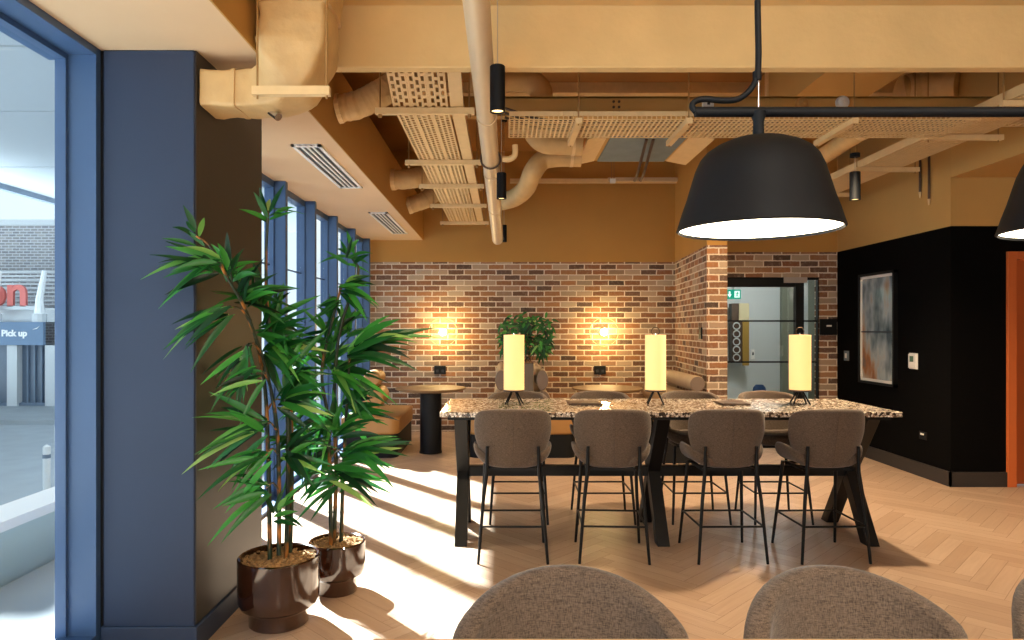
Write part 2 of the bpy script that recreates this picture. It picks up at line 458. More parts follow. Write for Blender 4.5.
struct('wall_black_upper', MB().box(4.265, 4.4, 6.63, 8.7, BT, 4.1).box(4.265, 6.0, 6.49, 6.63, BT, 4.1), M['paint'], 'ochre painted wall above the black wall')
bh = MB().box(4.265, 6.1, -4, 6.488, 2.94, 4.1)
struct('ceiling_bulkhead', bh, M['paint'], 'ochre ceiling bulkhead beside the black wall', 'ceiling')
struct('trim_bulkhead', MB().box(4.255, 4.264, -4, 8.6, 2.70, 2.712), M['wrap'], 'thin joint strip along the ochre bulkhead', 'trim') if False else None
struct('wall_right', MB().box(6.0, 6.15, -4, 6.6, 0, 3.0), M['blackwall'], 'side wall beyond the orange doorway')
struct('wall_rear', MB().box(-2.05, 6.0, -4.15, -4.0, 0, 3.3), M['palewall'], 'plain wall closing the room')
struct('ceiling_front', MB().box(-2.05, 4.27, -4, 3.8, 3.345, 3.45).box(-1.14, 4.26, -4, 3.8, 3.30, 3.345), M['conc'], 'ochre painted concrete slab over the near tables', 'ceiling')
struct('ceiling_rear', MB().box(-2.05, 4.5, 3.8, 10.2, 4.1, 4.25), M['slab'], 'ochre painted slab above the exposed services', 'ceiling')
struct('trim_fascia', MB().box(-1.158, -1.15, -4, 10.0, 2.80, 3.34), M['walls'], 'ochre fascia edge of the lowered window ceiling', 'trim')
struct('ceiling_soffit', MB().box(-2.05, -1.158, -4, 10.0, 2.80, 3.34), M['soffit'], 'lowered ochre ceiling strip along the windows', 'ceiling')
struct('wall_soffit_upper', MB().box(-2.05, -1.9, -4, 10.0, 3.34, 4.1), M['paint'], 'ochre wall over the window ceiling strip')
struct('beam_main', MB().box(-1.14, 4.264, 3.8, 3.88, 2.955, 4.1), M['conc'], 'deep pale ochre concrete beam across the room', 'beam', bevel=.008)
struct('beam_slab', MB().box(-1.1, 4.26, 7.2, 7.35, 3.99, 4.1), M['traypaint'], 'shallow ochre rib under the far slab', 'beam')  # paler colour makes up for the light missing on this rib
# navy column
struct('column_navy', MB().box(-1.858, -1.432, 3.18, 4.07, 0, 2.8), M['navy'], 'square navy painted column by the windows', 'column', bevel=.006)
struct('wall_column_panel', MB().box(-1.434, -1.428, 3.19, 4.06, .12, 2.8), M['darkpanel'], 'dark panel on the room side of the navy column')
struct('baseboard_column', MB().box(-1.862, -1.415, 3.165, 4.075, 0, .117), M['navydark'], 'navy baseboard around the column', 'baseboard', bevel=.004)
struct('baseboard_black', MB().box(4.25, 4.27, 6.48, 8.7, 0, .14).box(4.25, 4.795, 6.48, 6.5, 0, .14), M['skirt'], 'dark baseboard along the black wall', 'baseboard')

# ------------------------------------------------------------------ windows
fins = [5.05, 6.0, 6.94, 7.86, 8.83, 9.8]
wi = [0]
def window(y0, y1, fin_at, label, transom=True):
    wi[0] += 1
    w = thing('window_%d' % wi[0], (-2.04, (y0 + y1) / 2, 0), label, 'window'); w['kind'] = 'structure'
    fr = MB()
    fr.box(-2.09, -2.0, y0, y1, .0, .08).box(-2.09, -2.0, y0, y1, 2.74, 2.8)
    if transom: fr.box(-2.06, -2.035, y0, y1, 2.06, 2.07)
    fr.box(-2.05, -2.0, y0, y0 + .03, .08, 2.74).box(-2.05, -2.0, y1 - .02, y1, .08, 2.74)
    fr.build('frame', M['navymetal'], w)
    MB().box(-2.047, -2.041, y0 + .03, y1 - .03, .07, 2.75).build('glass', M['glass'], w)
    for y in fin_at:
        MB().box(-2.09, -1.9, y, y + .06, 0, 2.8).build('mullion_fin', M['navymetal'], w, bevel=.004)
    return w
window(2.1, 3.15, [], 'full height pane before the navy column', False)
window(1.0, 2.1, [1.0], 'full height pane, second before the column', False)
window(-4, 1.0, [], 'full height glazing nearest the camera', False)
prev = 4.07
for i, y in enumerate(fins):
    window(prev, y, [y], 'tall narrow window bay %s behind the palms' % ['first', 'second', 'third', 'fourth', 'fifth', 'sixth'][i]); prev = y + .06
# deep jamb and sill of the near window
struct('trim_jamb', MB().box(-2.05, -1.872, 3.15, 3.185, 0, 2.8), M['navymetal'], 'navy jamb between window and column', 'trim')
struct('trim_sill', MB().box(-2.03, -1.872, -4, 3.15, 0, .085).box(-2.03, -1.9, 4.07, 10, 0, .03), M['navymetal'], 'low navy sill along the windows', 'trim')
struct('trim_head', MB().box(-2.03, -1.872, -4, 3.15, 2.765, 2.8), M['navymetal'], 'navy head lining above the near window', 'trim')

struct('trim_joint', MB().box(-1.90, -1.84, 3.19, 3.23, 0, 2.8), M['black'], 'black shadow joint between navy jamb and column', 'trim')
# ------------------------------------------------------------------ outside
EZ = -1.1
gr = MB().box(-60, -2.95, -12, 18.6, EZ - .2, EZ)
struct('ground_road', gr, M['road'], 'pale street surface outside the window', 'road')
struct('ground_pavement', MB().box(-60, -4, 18.6, 60, EZ - .2, EZ + .12), M['pave'], 'raised pavement across the street', 'pavement')
struct('ground_terrace', MB().box(-2.95, -2.05, -12, 60, EZ - .2, -.02), M['pave'], 'narrow pale terrace outside the glazing', 'terrace')
up = thing('terrace_upstand', (-3.05, 4, EZ), 'low pale glass fronted wall with white coping outside the window', 'low wall')
MB().box(-3.16, -2.97, -8, 5.4, EZ, .30).build('panel', M['upstand'], up)
MB().box(-3.24, -2.95, -8, 5.42, .30, .36).build('coping', M['signwhite'], up)
struct('sun_block_outside', MB().box(-2.95, -2.15, 9.95, 11.2, EZ, 5), M['signwhite'], 'white block added outside the far glazing to stop the sun', 'column')  # added block that keeps the sun off the booth table
sh = thing('shop_front', P(20, 410, 22), 'grey shop front with white columns across the street', 'shop')
k = 22 / F
def fx(px): return (px - CX) * k
def fz(py): return H - (py - CY) * k
MB().box(-26, fx(57), 22.2, 23.8, EZ, fz(345)).build('glazing', M['extglass'], sh)
MB().box(-26, fx(62), 22.0, 24, fz(322), fz(308)).build('parapet', M['extwhite'], sh)
MB().box(-26, fx(62), 22.05, 22.3, fz(413), fz(403)).build('plinth', M['extgrey'], sh)
for a, b in ((8, 18), (46, 57), (-40, -30), (-90, -78)):
    MB().box(fx(a), fx(b), 21.95, 22.25, EZ + .12, fz(345) - .01).build('column', M['extwhite'], sh)
for a in (24, 31, 38):
    MB().box(fx(a), fx(a) + .05, 22.12, 22.25, EZ, fz(345)).build('glazing_bar', M['extgrey'], sh)
sg = thing('pickup_sign', P(20, 345, 21.9), 'blue grey fascia sign reading Pick up in white', 'sign')
MB().box(fx(-200), fx(46), 21.86, 21.98, fz(345), fz(322)).build('fascia_panel', M['signblue'], sg)
def text(body, name, m, parent, loc, size, rotx=PI / 2, extr=.004, align='LEFT', rotz=0, bold=0):
    cu = bpy.data.curves.new(name, 'FONT'); cu.body = body; cu.size = size; cu.extrude = extr; cu.align_x = align; cu.offset = bold
    o = bpy.data.objects.new(name, cu); col.objects.link(o)
    me = bpy.data.meshes.new_from_object(o.evaluated_get(bpy.context.evaluated_depsgraph_get()))
    bpy.data.objects.remove(o)
    off = OFF.get(parent, Vector((0, 0, 0)))
    me.transform(Matrix.Translation(Vector(loc) - off) @ Matrix.Rotation(rotz, 4, 'Z') @ Matrix.Rotation(rotx, 4, 'X'))
    o = bpy.data.objects.new(name, me); col.objects.link(o); me.materials.append(m); o.parent = parent
    return o
text('Pick up', 'lettering', M['signwhite'], sg, (fx(5), 21.84, fz(336)), .28, bold=.012)
MB().box(fx(1), fx(2), 21.83, 21.85, fz(338), fz(329)).build('divider_bar', M['signwhite'], sg)
MB().tube([(fx(36), 21.84, fz(329.5)), (fx(40), 21.84, fz(328.5)), (fx(43), 21.84, fz(326))], [.005, .018, .004], 6).build('swoosh', M['signwhite'], sg)
rd = thing('red_lettering', P(10, 308, 21.6), 'large red sign letters standing above the shop fascia', 'sign')
text('on', 'letters', M['signred'], rd, (fx(-12), 21.75, fz(306)), 1.4, extr=.05, bold=.03)
MB().box(fx(-20), fx(42), 21.7, 21.85, fz(310), fz(306)).build('base_rail', M['extwhite'], rd)
for i, (a, b) in enumerate(((10, 6), (54, 50))):
    m_ = thing('canopy_mast', P(b, 322, 21.5), ['white slanted mast in front of the red letters', 'white slanted mast at the end of the shop fascia'][i], 'mast')
    MB().tube([(fx(b), 21.5, fz(321)), (fx(b) , 21.5, fz(300)), (fx(a + 1), 21.5, fz(272))], [.16, .11, .07], 8).build('post', M['signwhite'], m_)
    MB().lathe([(0, 0), (.2, 0), (.2, .25), (0, .25)], (fx(b), 21.5, fz(322)), 10).build('foot', M['extwhite'], m_)
sr = thing('slat_roof', P(20, 290, 23), 'pale slatted screen over the shop parapet', 'screen')
for j in range(9):
    z = fz(304 - j * 4.2); MB().box(-26, fx(64), 22.9, 22.96, z, z + .05).build('slat', M['extwhite'], sr)
bb = thing('brick_building', (-18, 25, EZ), 'pale washed out brick building behind the shop', 'building')
MB().box(-32, -11.5, 24.4, 30, EZ, 5.2).build('wall', M['extbrick'], bb)
MB().box(-32, -11.4, 24.3, 30.1, 5.2, 5.4).build('parapet', M['extwhite'], bb)
cn = MB()
ys = [10.5, 15.7, 20.4, 27.4, 46]
for a, b in zip(ys, ys[1:]): cn.box(-22.3, -8.3, a + .05, b - .05, 8.0, 8.15)
cn.box(-22.3, -8.3, 10.5, 46, 8.16, 8.3)
cno = struct('ceiling_canopy_outside', cn, M['extcanopy'], 'white panelled canopy over the street', 'canopy')
MB().box(-22.6, -22.3, 10.5, 46, 7.75, 8.4).build('edge_beam', M['extgrey'], cno)
bo = thing('bollard', (-6.0, 9.0, EZ), 'slim white post standing in the street', 'bollard')
MB().lathe([(0, 0), (.045, 0), (.045, 1.05), (.0, 1.08)], (-6, 9, EZ), 16).build('post', M['extwhite'], bo)
MB().lathe([(.046, .9), (.049, .9), (.049, .95), (.046, .95)], (-6, 9, EZ), 16).build('band', M['extgrey'], bo)

# ------------------------------------------------------------------ stool
def make_stool(rnd=False):
    root = thing('bar_stool', (0, 0, 0), 'x', 'stool')
    ns, nt_ = 13, 9
    mb = MB(); vs = []
    for j in range(nt_):
        t = j / (nt_ - 1)
        hw = .166 + .074 * math.sin(min(1, t / .72) * PI / 2) - .012 * max(0, (t - .72) / .28) ** 2
        yb = -.15 - .085 * t
        wrap = .10 + .05 * t
        if rnd: hw *= .93
        for i in range(ns):
            s = -1 + 2 * i / (ns - 1)
            a = s * R(72)
            x = hw * math.sin(a) / math.sin(R(72)); y = yb + wrap * (1 - math.cos(a)) / (1 - math.cos(R(72)))
            ztop = .988 - .018 * s * s - .035 * abs(s) ** 9
            if rnd: ztop = .992 - .086 * abs(s) ** 2.1
            zbot = .605 - .0 * s * s + .035 * abs(s) ** 5
            vs.append((x, y, zbot + (ztop - zbot) * t))
    fs = [(j * ns + i, j * ns + i + 1, (j + 1) * ns + i + 1, (j + 1) * ns + i) for j in range(nt_ - 1) for i in range(ns - 1)]
    mb.add(vs, fs)
    bk = mb.build('backrest', M['fabric'], root, solid=.05, solid_off=1 if False else 0, bevel=0, subsurf=0)
    bk.modifiers['s'].use_even_offset = True
    bv = bk.modifiers.new('b', 'BEVEL'); bv.width = .018; bv.segments = 3; bv.limit_method = 'ANGLE'; bv.angle_limit = R(50)
    ss = bk.modifiers.new('u', 'SUBSURF'); ss.levels = 1; ss.render_levels = 1
    bk.data.shade_smooth()
    # centre seam on the back
    MB().tube([(0, -.177 - .085 * t, .61 + .36 * t) for t in [k / 8 for k in range(9)]], .0015, 6).build('seam', M['fabric'], bk)
    # seat: superellipse cushion whose sides rise into small wings
    rings = []
    n = 36
    def ring(scale, zf):
        out = []
        for k_ in range(n):
            a = 2 * PI * k_ / n
            ca, sa = math.cos(a), math.sin(a)
            e = .62
            x = (.242 if rnd else .262) * scale * math.copysign(abs(ca) ** e, ca); y = .02 + .185 * scale * math.copysign(abs(sa) ** e, sa)
            wing = (abs(x) / .262) ** 4 * (.085 if y < .1 else .065)
            out.append(Vector((x, y, zf + wing)))
        return out
    for sc_, z in ((.55, .592), (.82, .594), (.95, .604), (1.0, .628), (1.0, .652), (.96, .672), (.88, .68), (.6, .676), (.25, .672)):
        rings.append(ring(sc_, z))
    st = MB().loft(rings).build('seat', M['fabric'], root, subsurf=1)
    fr = MB()
    fr.box(-.15, .15, -.12, -.1, .575, .593).box(-.15, .15, .12, .14, .575, .593).box(-.17, -.15, -.13, .15, .575, .593).box(.15, .17, -.13, .15, .575, .593)
    fr.build('seat_frame', M['black'], root)
    for sx in (-1, 1):
        MB().tube([(sx * .222, -.222, 0), (sx * .19, -.195, .40), (sx * .168, -.178, .58), (sx * .165, -.183, .745)], [.009, .0115, .0125, .0105], 10).build('leg', M['black'], root, smooth=50)
        MB().tube([(sx * .222, .222, 0), (sx * .196, .165, .40), (sx * .185, .14, .592)], [.009, .0115, .0125], 10).build('leg', M['black'], root, smooth=50)
    z = .235
    def at(sx, sy):
        t = z / .4
        return Vector((sx * (.222 - (.032 if sy < 0 else .026) * t), sy * .222 + (.027 * t if sy < 0 else -.057 * t), z))
    MB().tube([at(-1, -1), at(1, -1)], .007, 8).build('stretcher', M['black'], root, smooth=50)
    MB().tube([at(-1, 1), at(1, 1)], .007, 8).build('stretcher', M['black'], root, smooth=50)
    MB().tube([at(-1, -1), at(-1, 1)], .007, 8).build('stretcher', M['black'], root, smooth=50)
    MB().tube([at(1, -1), at(1, 1)], .007, 8).build('stretcher', M['black'], root, smooth=50)
    return root
stool0 = make_stool()
stool1 = make_stool(True)
used = set()
def put_stool(x, y, rz, label, group, src=None):
    src = src or stool0
    o = src if src.name not in used else copy_tree(src)
    used.add(src.name)
    o.location = (x, y, 0); o.rotation_euler = (0, 0, rz); o['label'] = label; o['group'] = group
NG = 'bar stools along the near side of the table'; FG = 'bar stools along the far side of the table'; CG = 'bar stools at the nearest table'
NL = ['taupe bar stool at the near table side, closest to the potted palms', 'taupe bar stool at the near table side, second from the palms', 'taupe bar stool at the near table side, third from the palms', 'taupe bar stool at the near table side, closest to the black wall']
for x, l, r in zip((.07, .728, 1.47, 2.125), NL, (0, -.05, .02, .03)): put_stool(x, 4.575, R(r * 57), l, NG)
FL = ['taupe bar stool at the far table side behind the lamp nearest the palms', 'taupe bar stool at the far table side, second from the palms', 'taupe bar stool at the far table side behind the middle lamp', 'taupe bar stool at the far table side, closest to the black wall']
for x, l in zip((.13, .80, 1.53, 2.16), FL): put_stool(x, 5.45, PI, l, FG)
CL = ['brown woven stool back at the bottom edge, below the sunlit floor', 'brown woven stool back at the bottom edge under the large dome lamp', 'brown woven stool mostly cut off by the photo corner']
for x, l, r in zip((.135, .71, 1.243), CL, (0, 7, 7)): put_stool(x, 1.24, PI + R(r), l, CG, stool1)

# ------------------------------------------------------------------ tables
def make_table(x0, x1, y0, y1, trestles, label, name='terrazzo_table', top='terrazzo'):
    t = thing(name, ((x0 + x1) / 2, (y0 + y1) / 2, 0), label, 'table', None)
    MB().box(x0, x1, y0, y1, .905, .94).build('tabletop', M[top], t, bevel=.004)
    MB().box(x0 + .05, x1 - .05, y0 + .05, y1 - .05, .88, .905).build('top_frame', M['black'], t)
    for tx in trestles:
        yc = (y0 + y1) / 2; a = .295; w = .09
        def member(s):
            poly = [(yc + s * a - .05, 0), (yc + s * a + .05, 0), (yc + .05, .46), (yc - s * a + .055, .88), (yc - s * a - .055, .88), (yc - .05, .46)]
            if s < 0: pass
            mb = MB(); n = len(poly)
            vs = [(tx - w / 2 + (.002 if s < 0 else 0), y, z) for y, z in poly] + [(tx + w / 2 - (.002 if s < 0 else 0), y, z) for y, z in poly]
            mb.add(vs, [tuple(range(n)), tuple(range(2 * n - 1, n - 1, -1))] + [(k_, n + k_, n + (k_ + 1) % n, (k_ + 1) % n) for k_ in range(n)])
            return mb
        for s in (1, -1): member(s).build('trestle_leg', M['black'], t, bevel=.003)
        MB().lathe([(0, 0), (.02, 0), (.02, .008), (0, .008)], (tx, yc - a, .0), 12).build('foot_pad', M['chrome'], t)
    MB().box(trestles[0], trestles[-1], (y0 + y1) / 2 - .03, (y0 + y1) / 2 + .03, .42, .495).build('stretcher_beam', M['black'], t, bevel=.003)
    return t
make_table(-.42, 2.70, 4.6, 5.49, [-.285, 1.115, 2.56], 'long high table with speckled terrazzo top on black crossed legs')
make_table(-.235, 2.9, .34, 1.238, [-.165, 2.75], 'pale wood high table whose edge runs along the photo bottom', 'high_table', 'palewood')
for (a, b, y0, y1, l) in ((568, 601, 402.5, 406, 'flat dark wood board on the table between first and second lamp'), (718, 746, 400.5, 404.5, 'flat dark wood board on the table between second and third lamp')):
    c0 = P(a, 404, 5.1); c1 = P(b, 404, 5.1)
    bd = thing('serving_board', ((c0.x + c1.x) / 2, 5.1, .94), l, 'board', 'dark boards on the terrazzo table')
    MB().box(c0.x, c1.x, 5.0, 5.22, .94, .955).build('board', M['wood'], bd, bevel=.004)
    MB().box(c0.x + .02, c1.x - .02, 5.012, 5.018, .9545, .957).build('groove', M['black'], bd)

def table_lamp(px, label):
    x = (px - CX) * 5.1 / F; y = 5.1; z0 = .94
    t = thing('table_lamp', (x, y, z0), label, 'lamp', 'cylinder lamps on the terrazzo table')
    n = 40; pr = []
    for i in range(41):
        z = 1.037 + .416 * i / 40
        pr.append((.0765 + (.0007 if i % 2 else 0), z))
    MB().lathe(pr, (x, y, 0), n).build('shade', M['shadeglow'], t, smooth=60)
    MB().lathe([(.0, 1.036), (.078, 1.036), (.0785, 1.046), (.076, 1.05), (0, 1.05)], (x, y, 0), n).build('base_ring', M['wood'], t, smooth=40)
    MB().lathe([(.0, 1.45), (.074, 1.45), (.0775, 1.451), (.0775, 1.456), (.0, 1.458)], (x, y, 0), n).build('top_cap', M['shadeglow'], t, smooth=40)
    for k_ in range(4):
        a = R(35 + 90 * k_)
        MB().tube([(x + .02 * math.cos(a), y + .02 * math.sin(a), 1.038), (x + .082 * math.cos(a), y + .082 * math.sin(a), z0 + .002)], [.007, .0055], 8).build('leg', M['black'], t, smooth=50)
    MB().tube([(x + .03 * math.cos(a), y, 1.482 + .03 * math.sin(a)) for a in [R(15 * j) for j in range(24)]], .0035, 6, closed=True).build('ring_handle', M['wood'], t, smooth=60)
    MB().lathe([(0, 1.456), (.008, 1.456), (.006, 1.47), (0, 1.472)], (x, y, 0), 10).build('finial', M['chrome'], t)
table_lamp(514, 'glowing cream cylinder table lamp in front of the planter')
table_lamp(655.5, 'glowing cream cylinder table lamp in front of the brick pier')
table_lamp(800, 'glowing cream cylinder table lamp in front of the glass door')

# ------------------------------------------------------------------ booths
def booth_table(x, label):
    y = 8.3
    t = thing('booth_table', (x, y, 0), label, 'table', 'round booth tables')
    MB().lathe([(0, .75), (.37, .75), (.425, .77), (.43, .777), (.43, .785), (.425, .789), (0, .789)], (x, y, 0), 56).build('tabletop', M['taupetop'], t, smooth=30)
    MB().lathe([(0, 0), (.13, 0), (.13, .75), (0, .75)], (x, y, 0), 40).build('pedestal', M['blackmatt'], t, smooth=40)
    MB().lathe([(.131, 0), (.137, 0), (.137, .02), (.131, .024)], (x, y, 0), 40).build('base_ring', M['black'], t, smooth=40)
M['taupetop'] = mat('table_laminate', '7d6344', .5, var=.05, vscale=10)
booth_table(-.865, 'round booth table on black drum base beside the palms')
booth_table(1.28, 'round booth table on black drum base behind the middle lamp')

def roll(x, y0, y1, z, rx, rz):
    n = 32; r = 1.0
    prof = [(0, 0), (.8, 0), (.95, .01), (1, .03), (1, (y1 - y0) - .03), (.95, y1 - y0), (0, y1 - y0)]
    Mx = Matrix(((rx, 0, 0), (0, 0, 1), (0, -rz, 0)))
    return MB().lathe(prof, (x, y0, z), n, Mx)
def rounded(x0, x1, y0, y1, r, sides, n=8):
    """outline with rounded front corners (towards -y)"""
    pts = []
    if 'l' in sides: pts += [(x0 + r - r * math.cos(a), y0 + r - r * math.sin(a)) for a in [PI / 2 * i / n for i in range(n + 1)]]
    else: pts.append((x0, y0))
    if 'r' in sides: pts += [(x1 - r + r * math.sin(a), y0 + r - r * math.cos(a)) for a in [PI / 2 * i / n for i in range(n + 1)]]
    else: pts.append((x1, y0))
    return pts + [(x1, y1), (x0, y1)]
def banquette(xs, rolls, label, y0=7.92, y1=9.97, sides='lr', rm='tan'):
    x0, x1 = xs
    b = thing('banquette', ((x0 + x1) / 2, (y0 + y1) / 2, 0), label, 'bench', 'tan booth seats along the brick wall')
    MB().prism(rounded(x0 + .02, x1 - .02, y0 + .02, y1, .12, sides), 0, .27).build('plinth', M['blackmatt'], b, smooth=40)
    MB().prism(rounded(x0, x1, y0, y1, .13, sides), .27, .48).build('seat_cushion', M['tan'], b, smooth=40, bevel=.03, seg=4)
    for (x, z, rx, rz, ya, yb) in rolls:
        ro = roll(x, ya, yb, z, rx, rz).build('back_roll', M[rm], b, smooth=50)
        if rm == 'taupe':
            MB().lathe([(0, -.002), (.9, -.002), (.93, .004)], (x, ya, z), 32, Matrix(((rx, 0, 0), (0, 0, 1), (0, -rz, 0)))).build('roll_end', M['tanshade'], ro)
    return b
M['tanshade'] = mat('roll_end_shade', '6b5b50', .6)  # shade on the roll ends put into a darker colour
banquette((-1.87, -1.2), [(-1.53, .70, .15, .14, 7.96, 8.4), (-1.52, .925, .10, .09, 7.98, 8.36)], 'tan booth bench with rolled back along the windows', sides='r', y1=9.2)
banquette((-.41, .88), [(-.02, .66, .085, .12, 7.98, 9.9), (-.01, .90, .07, .125, 8.0, 9.9), (.485, .66, .085, .12, 7.98, 9.9), (.475, .90, .07, .125, 8.0, 9.9)], 'tan double booth bench with rolled backs either side of the planter', rm='taupe')
banquette((1.68, 2.325), [(2.15, .63, .13, .14, 7.66, 9.9), (2.19, .885, .088, .088, 7.64, 9.9)], 'tan booth bench with cylindrical bolster against the brick pier', sides='l', y0=7.6, rm='taupe')
# planter between the benches
pl = thing('planter_box', (.24, 8.25, .48), 'tall brown planter box with leafy plant between the booth benches', 'planter')
MB().box(.085, .37, 7.99, 8.6, .482, 1.10).build('box', M['brownbox'], pl, bevel=.01)
MB().box(.1, .355, 8.01, 8.58, 1.085, 1.105).build('soil', M['bark'], pl)

# ------------------------------------------------------------------ foliage helpers
def leaf(mb, b, d, L, w, droop, tone, nrm):
    d = d.normalized(); sd = d.cross(nrm)
    if sd.length < 1e-3: sd = d.cross(Vector((1, 0, 0)))
    sd.normalize(); up_ = sd.cross(d).normalized()
    ts = (0, .12, .3, .5, .7, .87, 1); vs = []
    for t in ts:
        p = b + d * (L * t) + Vector((0, 0, -1)) * (droop * L * t * t)
        hw = w / 2 * (math.sin(PI * min(1, t * .96 + .03) ** .75)) if t < 1 else 0.0005
        vs += [p + sd * hw + up_ * hw * .35, p, p - sd * hw + up_ * hw * .35]
    fs = []
    for i in range(len(ts) - 1):
        a = i * 3
        fs += [(a, a + 1, a + 4, a + 3), (a + 1, a + 2, a + 5, a + 4)]
    mb.add(vs, fs, tone)

def palm(pot_c, canes, clusters, foliage, stems, rg):
    """canes: list of world polylines; clusters: (px,py,Y,dir,spread,n,L)"""
    for c in canes:
        pts = smooth_path(c, 6); m_ = len(pts)
        stems.tube(pts, [.0125 - .006 * i / m_ for i in range(m_)], 8)
        for q in range(3, m_, 5): stems.tube([pts[q] - Vector((0, 0, .004)), pts[q] + Vector((0, 0, .004))], .0145 - .006 * q / m_, 8)
    allp = [p for c in canes for p in smooth_path(c, 6)]
    for (px, py, Y, dr, sp, n, L) in clusters:
        b = P(px, py, Y)
        best = min(allp, key=lambda p: (p - b).length + max(0, p.z - b.z + .05) * 6)
        if (best - b).length > .02:
            mid = (best + b) / 2 + Vector((0, 0, .03))
            stems.tube(smooth_path([best, mid, b], 4), [.005] * 8 + [.003], 6)
        n = int(n * 1.9 + .5)
        for i in range(n):
            f = (i + .5) / n - .5
            l = L * rg.uniform(.75, 1.25) * (1 - .25 * abs(f))
            st = b + Vector((rg.uniform(-.03, .03), rg.uniform(-.03, .03), rg.uniform(-.05, .03)))
            a = R(dr + sp * f + rg.uniform(-16, 16))
            ok = False
            for tr in range(14):
                dy = rg.uniform(-.8, .7) - tr * .12
                d = Vector((math.cos(a), dy, math.sin(a))).normalized()
                pts_ = [st + d * l * q for q in (.25, .5, .75, 1)]
                if all(p.x > -1.385 or p.y < 3.12 for p in pts_) and all(p.x > -1.84 for p in pts_): ok = True; break
            if not ok: continue
            tone = min(.97, max(.02, rg.gauss(.45, .24)))
            nrm = Vector((rg.uniform(-.4, .4), -1 + rg.uniform(-.3, .6), rg.uniform(.1, 1.0)))
            leaf(foliage, st, d, l, rg.uniform(.025, .037) * (L / .25) ** .5, rg.uniform(.05, .4), tone, nrm)

def pot(name_loc, prof, rim_r, soil_z, label, clusters, canes, seed):
    x, y = name_loc
    t = thing('potted_palm', (x, y, 0), label, 'plant', 'bamboo palms in glazed pots')
    MB().lathe(prof, (x, y, 0), 56).build('pot', M['pot'], t, smooth=35)
    so = MB().lathe([(0, soil_z - .02), (rim_r * .93, soil_z - .02), (rim_r * .93, soil_z), (rim_r * .5, soil_z + .012), (0, soil_z + .015)], (x, y, 0), 32).build('bark_mulch', M['bark'], t)
    rg = random.Random(seed)
    ch = MB()
    for _ in range(260):
        a, r_ = rg.uniform(0, 2 * PI), rim_r * .9 * math.sqrt(rg.random())
        ch.cbox((x + r_ * math.cos(a), y + r_ * math.sin(a), soil_z + .014 + rg.uniform(-.004, .008)), (rg.uniform(.01, .024), rg.uniform(.008, .016), .007),
                Matrix.Rotation(rg.uniform(0, PI), 3, 'Z') @ Matrix.Rotation(rg.uniform(-.6, .6), 3, 'X'))
    tag(ch.build('bark_chips', M['bark'], so), kind='stuff')
    fo_, st = MB(), MB()
    palm((x, y), canes, clusters, fo_, st, rg)
    st.build('canes', M['cane'], t, smooth=60)
    fo_.build('foliage', M['leaf'], t, smooth=60)
    return t
def pot_prof(rb, rr, h, step):
    return [(0, 0), (rb * .97, 0), (rb, .006), (rb * 1.0, step), (rb * 1.05, step + .012), (rr * .93, step + .03), (rr * .99, step + .06), (rr, step + .1), (rr, h - .006), (rr - .006, h), (rr - .014, h - .004), (rr - .016, h - .05), (0, h - .05)]
Y1 = 3.5
cl1 = [(268, 212, 3.5, 75, 190, 5, .19), (196, 236, 3.06, 125, 60, 3, .15), (214, 262, 3.08, 178, 90, 8, .25), (229, 272, 3.2, 75, 120, 8, .2),
       (240, 298, 3.3, 25, 90, 7, .24), (228, 308, 3.12, 200, 60, 6, .27), (246, 345, 3.25, 245, 70, 7, .23), (262, 328, 3.5, 15, 90, 9, .28),
       (268, 352, 3.5, 0, 120, 9, .27), (258, 372, 3.2, 200, 60, 5, .2), (262, 425, 3.2, 175, 70, 8, .28), (266, 455, 3.2, 205, 50, 6, .26),
       (266, 488, 3.2, 185, 60, 5, .24), (276, 512, 3.36, 50, 110, 6, .17), (282, 400, 3.5, 20, 120, 9, .27), (285, 450, 3.5, 10, 110, 8, .24),
       (272, 320, 3.6, 60, 140, 8, .24), (258, 300, 3.4, 120, 120, 6, .22), (288, 370, 3.45, 60, 150, 9, .24), (278, 345, 3.65, 30, 140, 7, .26)]
ca1 = [[P(270, 560, 3.5), P(268, 450, 3.5), P(264, 380, 3.48), P(250, 320, 3.3), P(222, 268, 3.12)],
       [P(286, 560, 3.52), P(288, 470, 3.52), P(286, 380, 3.52), P(270, 330, 3.5), P(266, 270, 3.5), P(268, 212, 3.5)],
       [P(279, 555, 3.46), P(279, 490, 3.46), P(276, 420, 3.45), P(262, 355, 3.38), P(240, 300, 3.28)],
       [P(290, 552, 3.56), P(292, 470, 3.56), P(290, 400, 3.58), P(280, 340, 3.6)]]
pot((-1.143, 3.5), pot_prof(.148, .202, .345, .07), .202, .305, 'larger bamboo palm in glossy brown pot beside the navy column', cl1, ca1, 11)
cl2 = [(350, 258, 3.95, 80, 190, 6, .18), (342, 285, 3.9, -5, 110, 9, .23), (338, 300, 3.9, 190, 80, 5, .16), (352, 350, 3.8, 25, 36, 9, .46), (330, 335, 3.9, 120, 160, 8, .24),
       (336, 372, 3.85, -10, 90, 9, .3), (318, 395, 3.85, 170, 120, 8, .26), (345, 452, 3.75, 10, 40, 9, .36), (336, 430, 3.8, 80, 150, 9, .26),
       (332, 472, 3.75, -8, 36, 5, .32), (334, 478, 3.75, 195, 70, 6, .22), (326, 360, 4.0, 60, 200, 9, .26), (345, 410, 3.95, 20, 130, 8, .28),
       (330, 450, 3.95, 200, 90, 7, .26), (345, 330, 4.0, 80, 120, 7, .24), (326, 415, 3.8, 230, 90, 7, .24), (340, 485, 3.8, 60, 160, 5, .16), (310, 440, 3.7, 200, 120, 7, .24)]
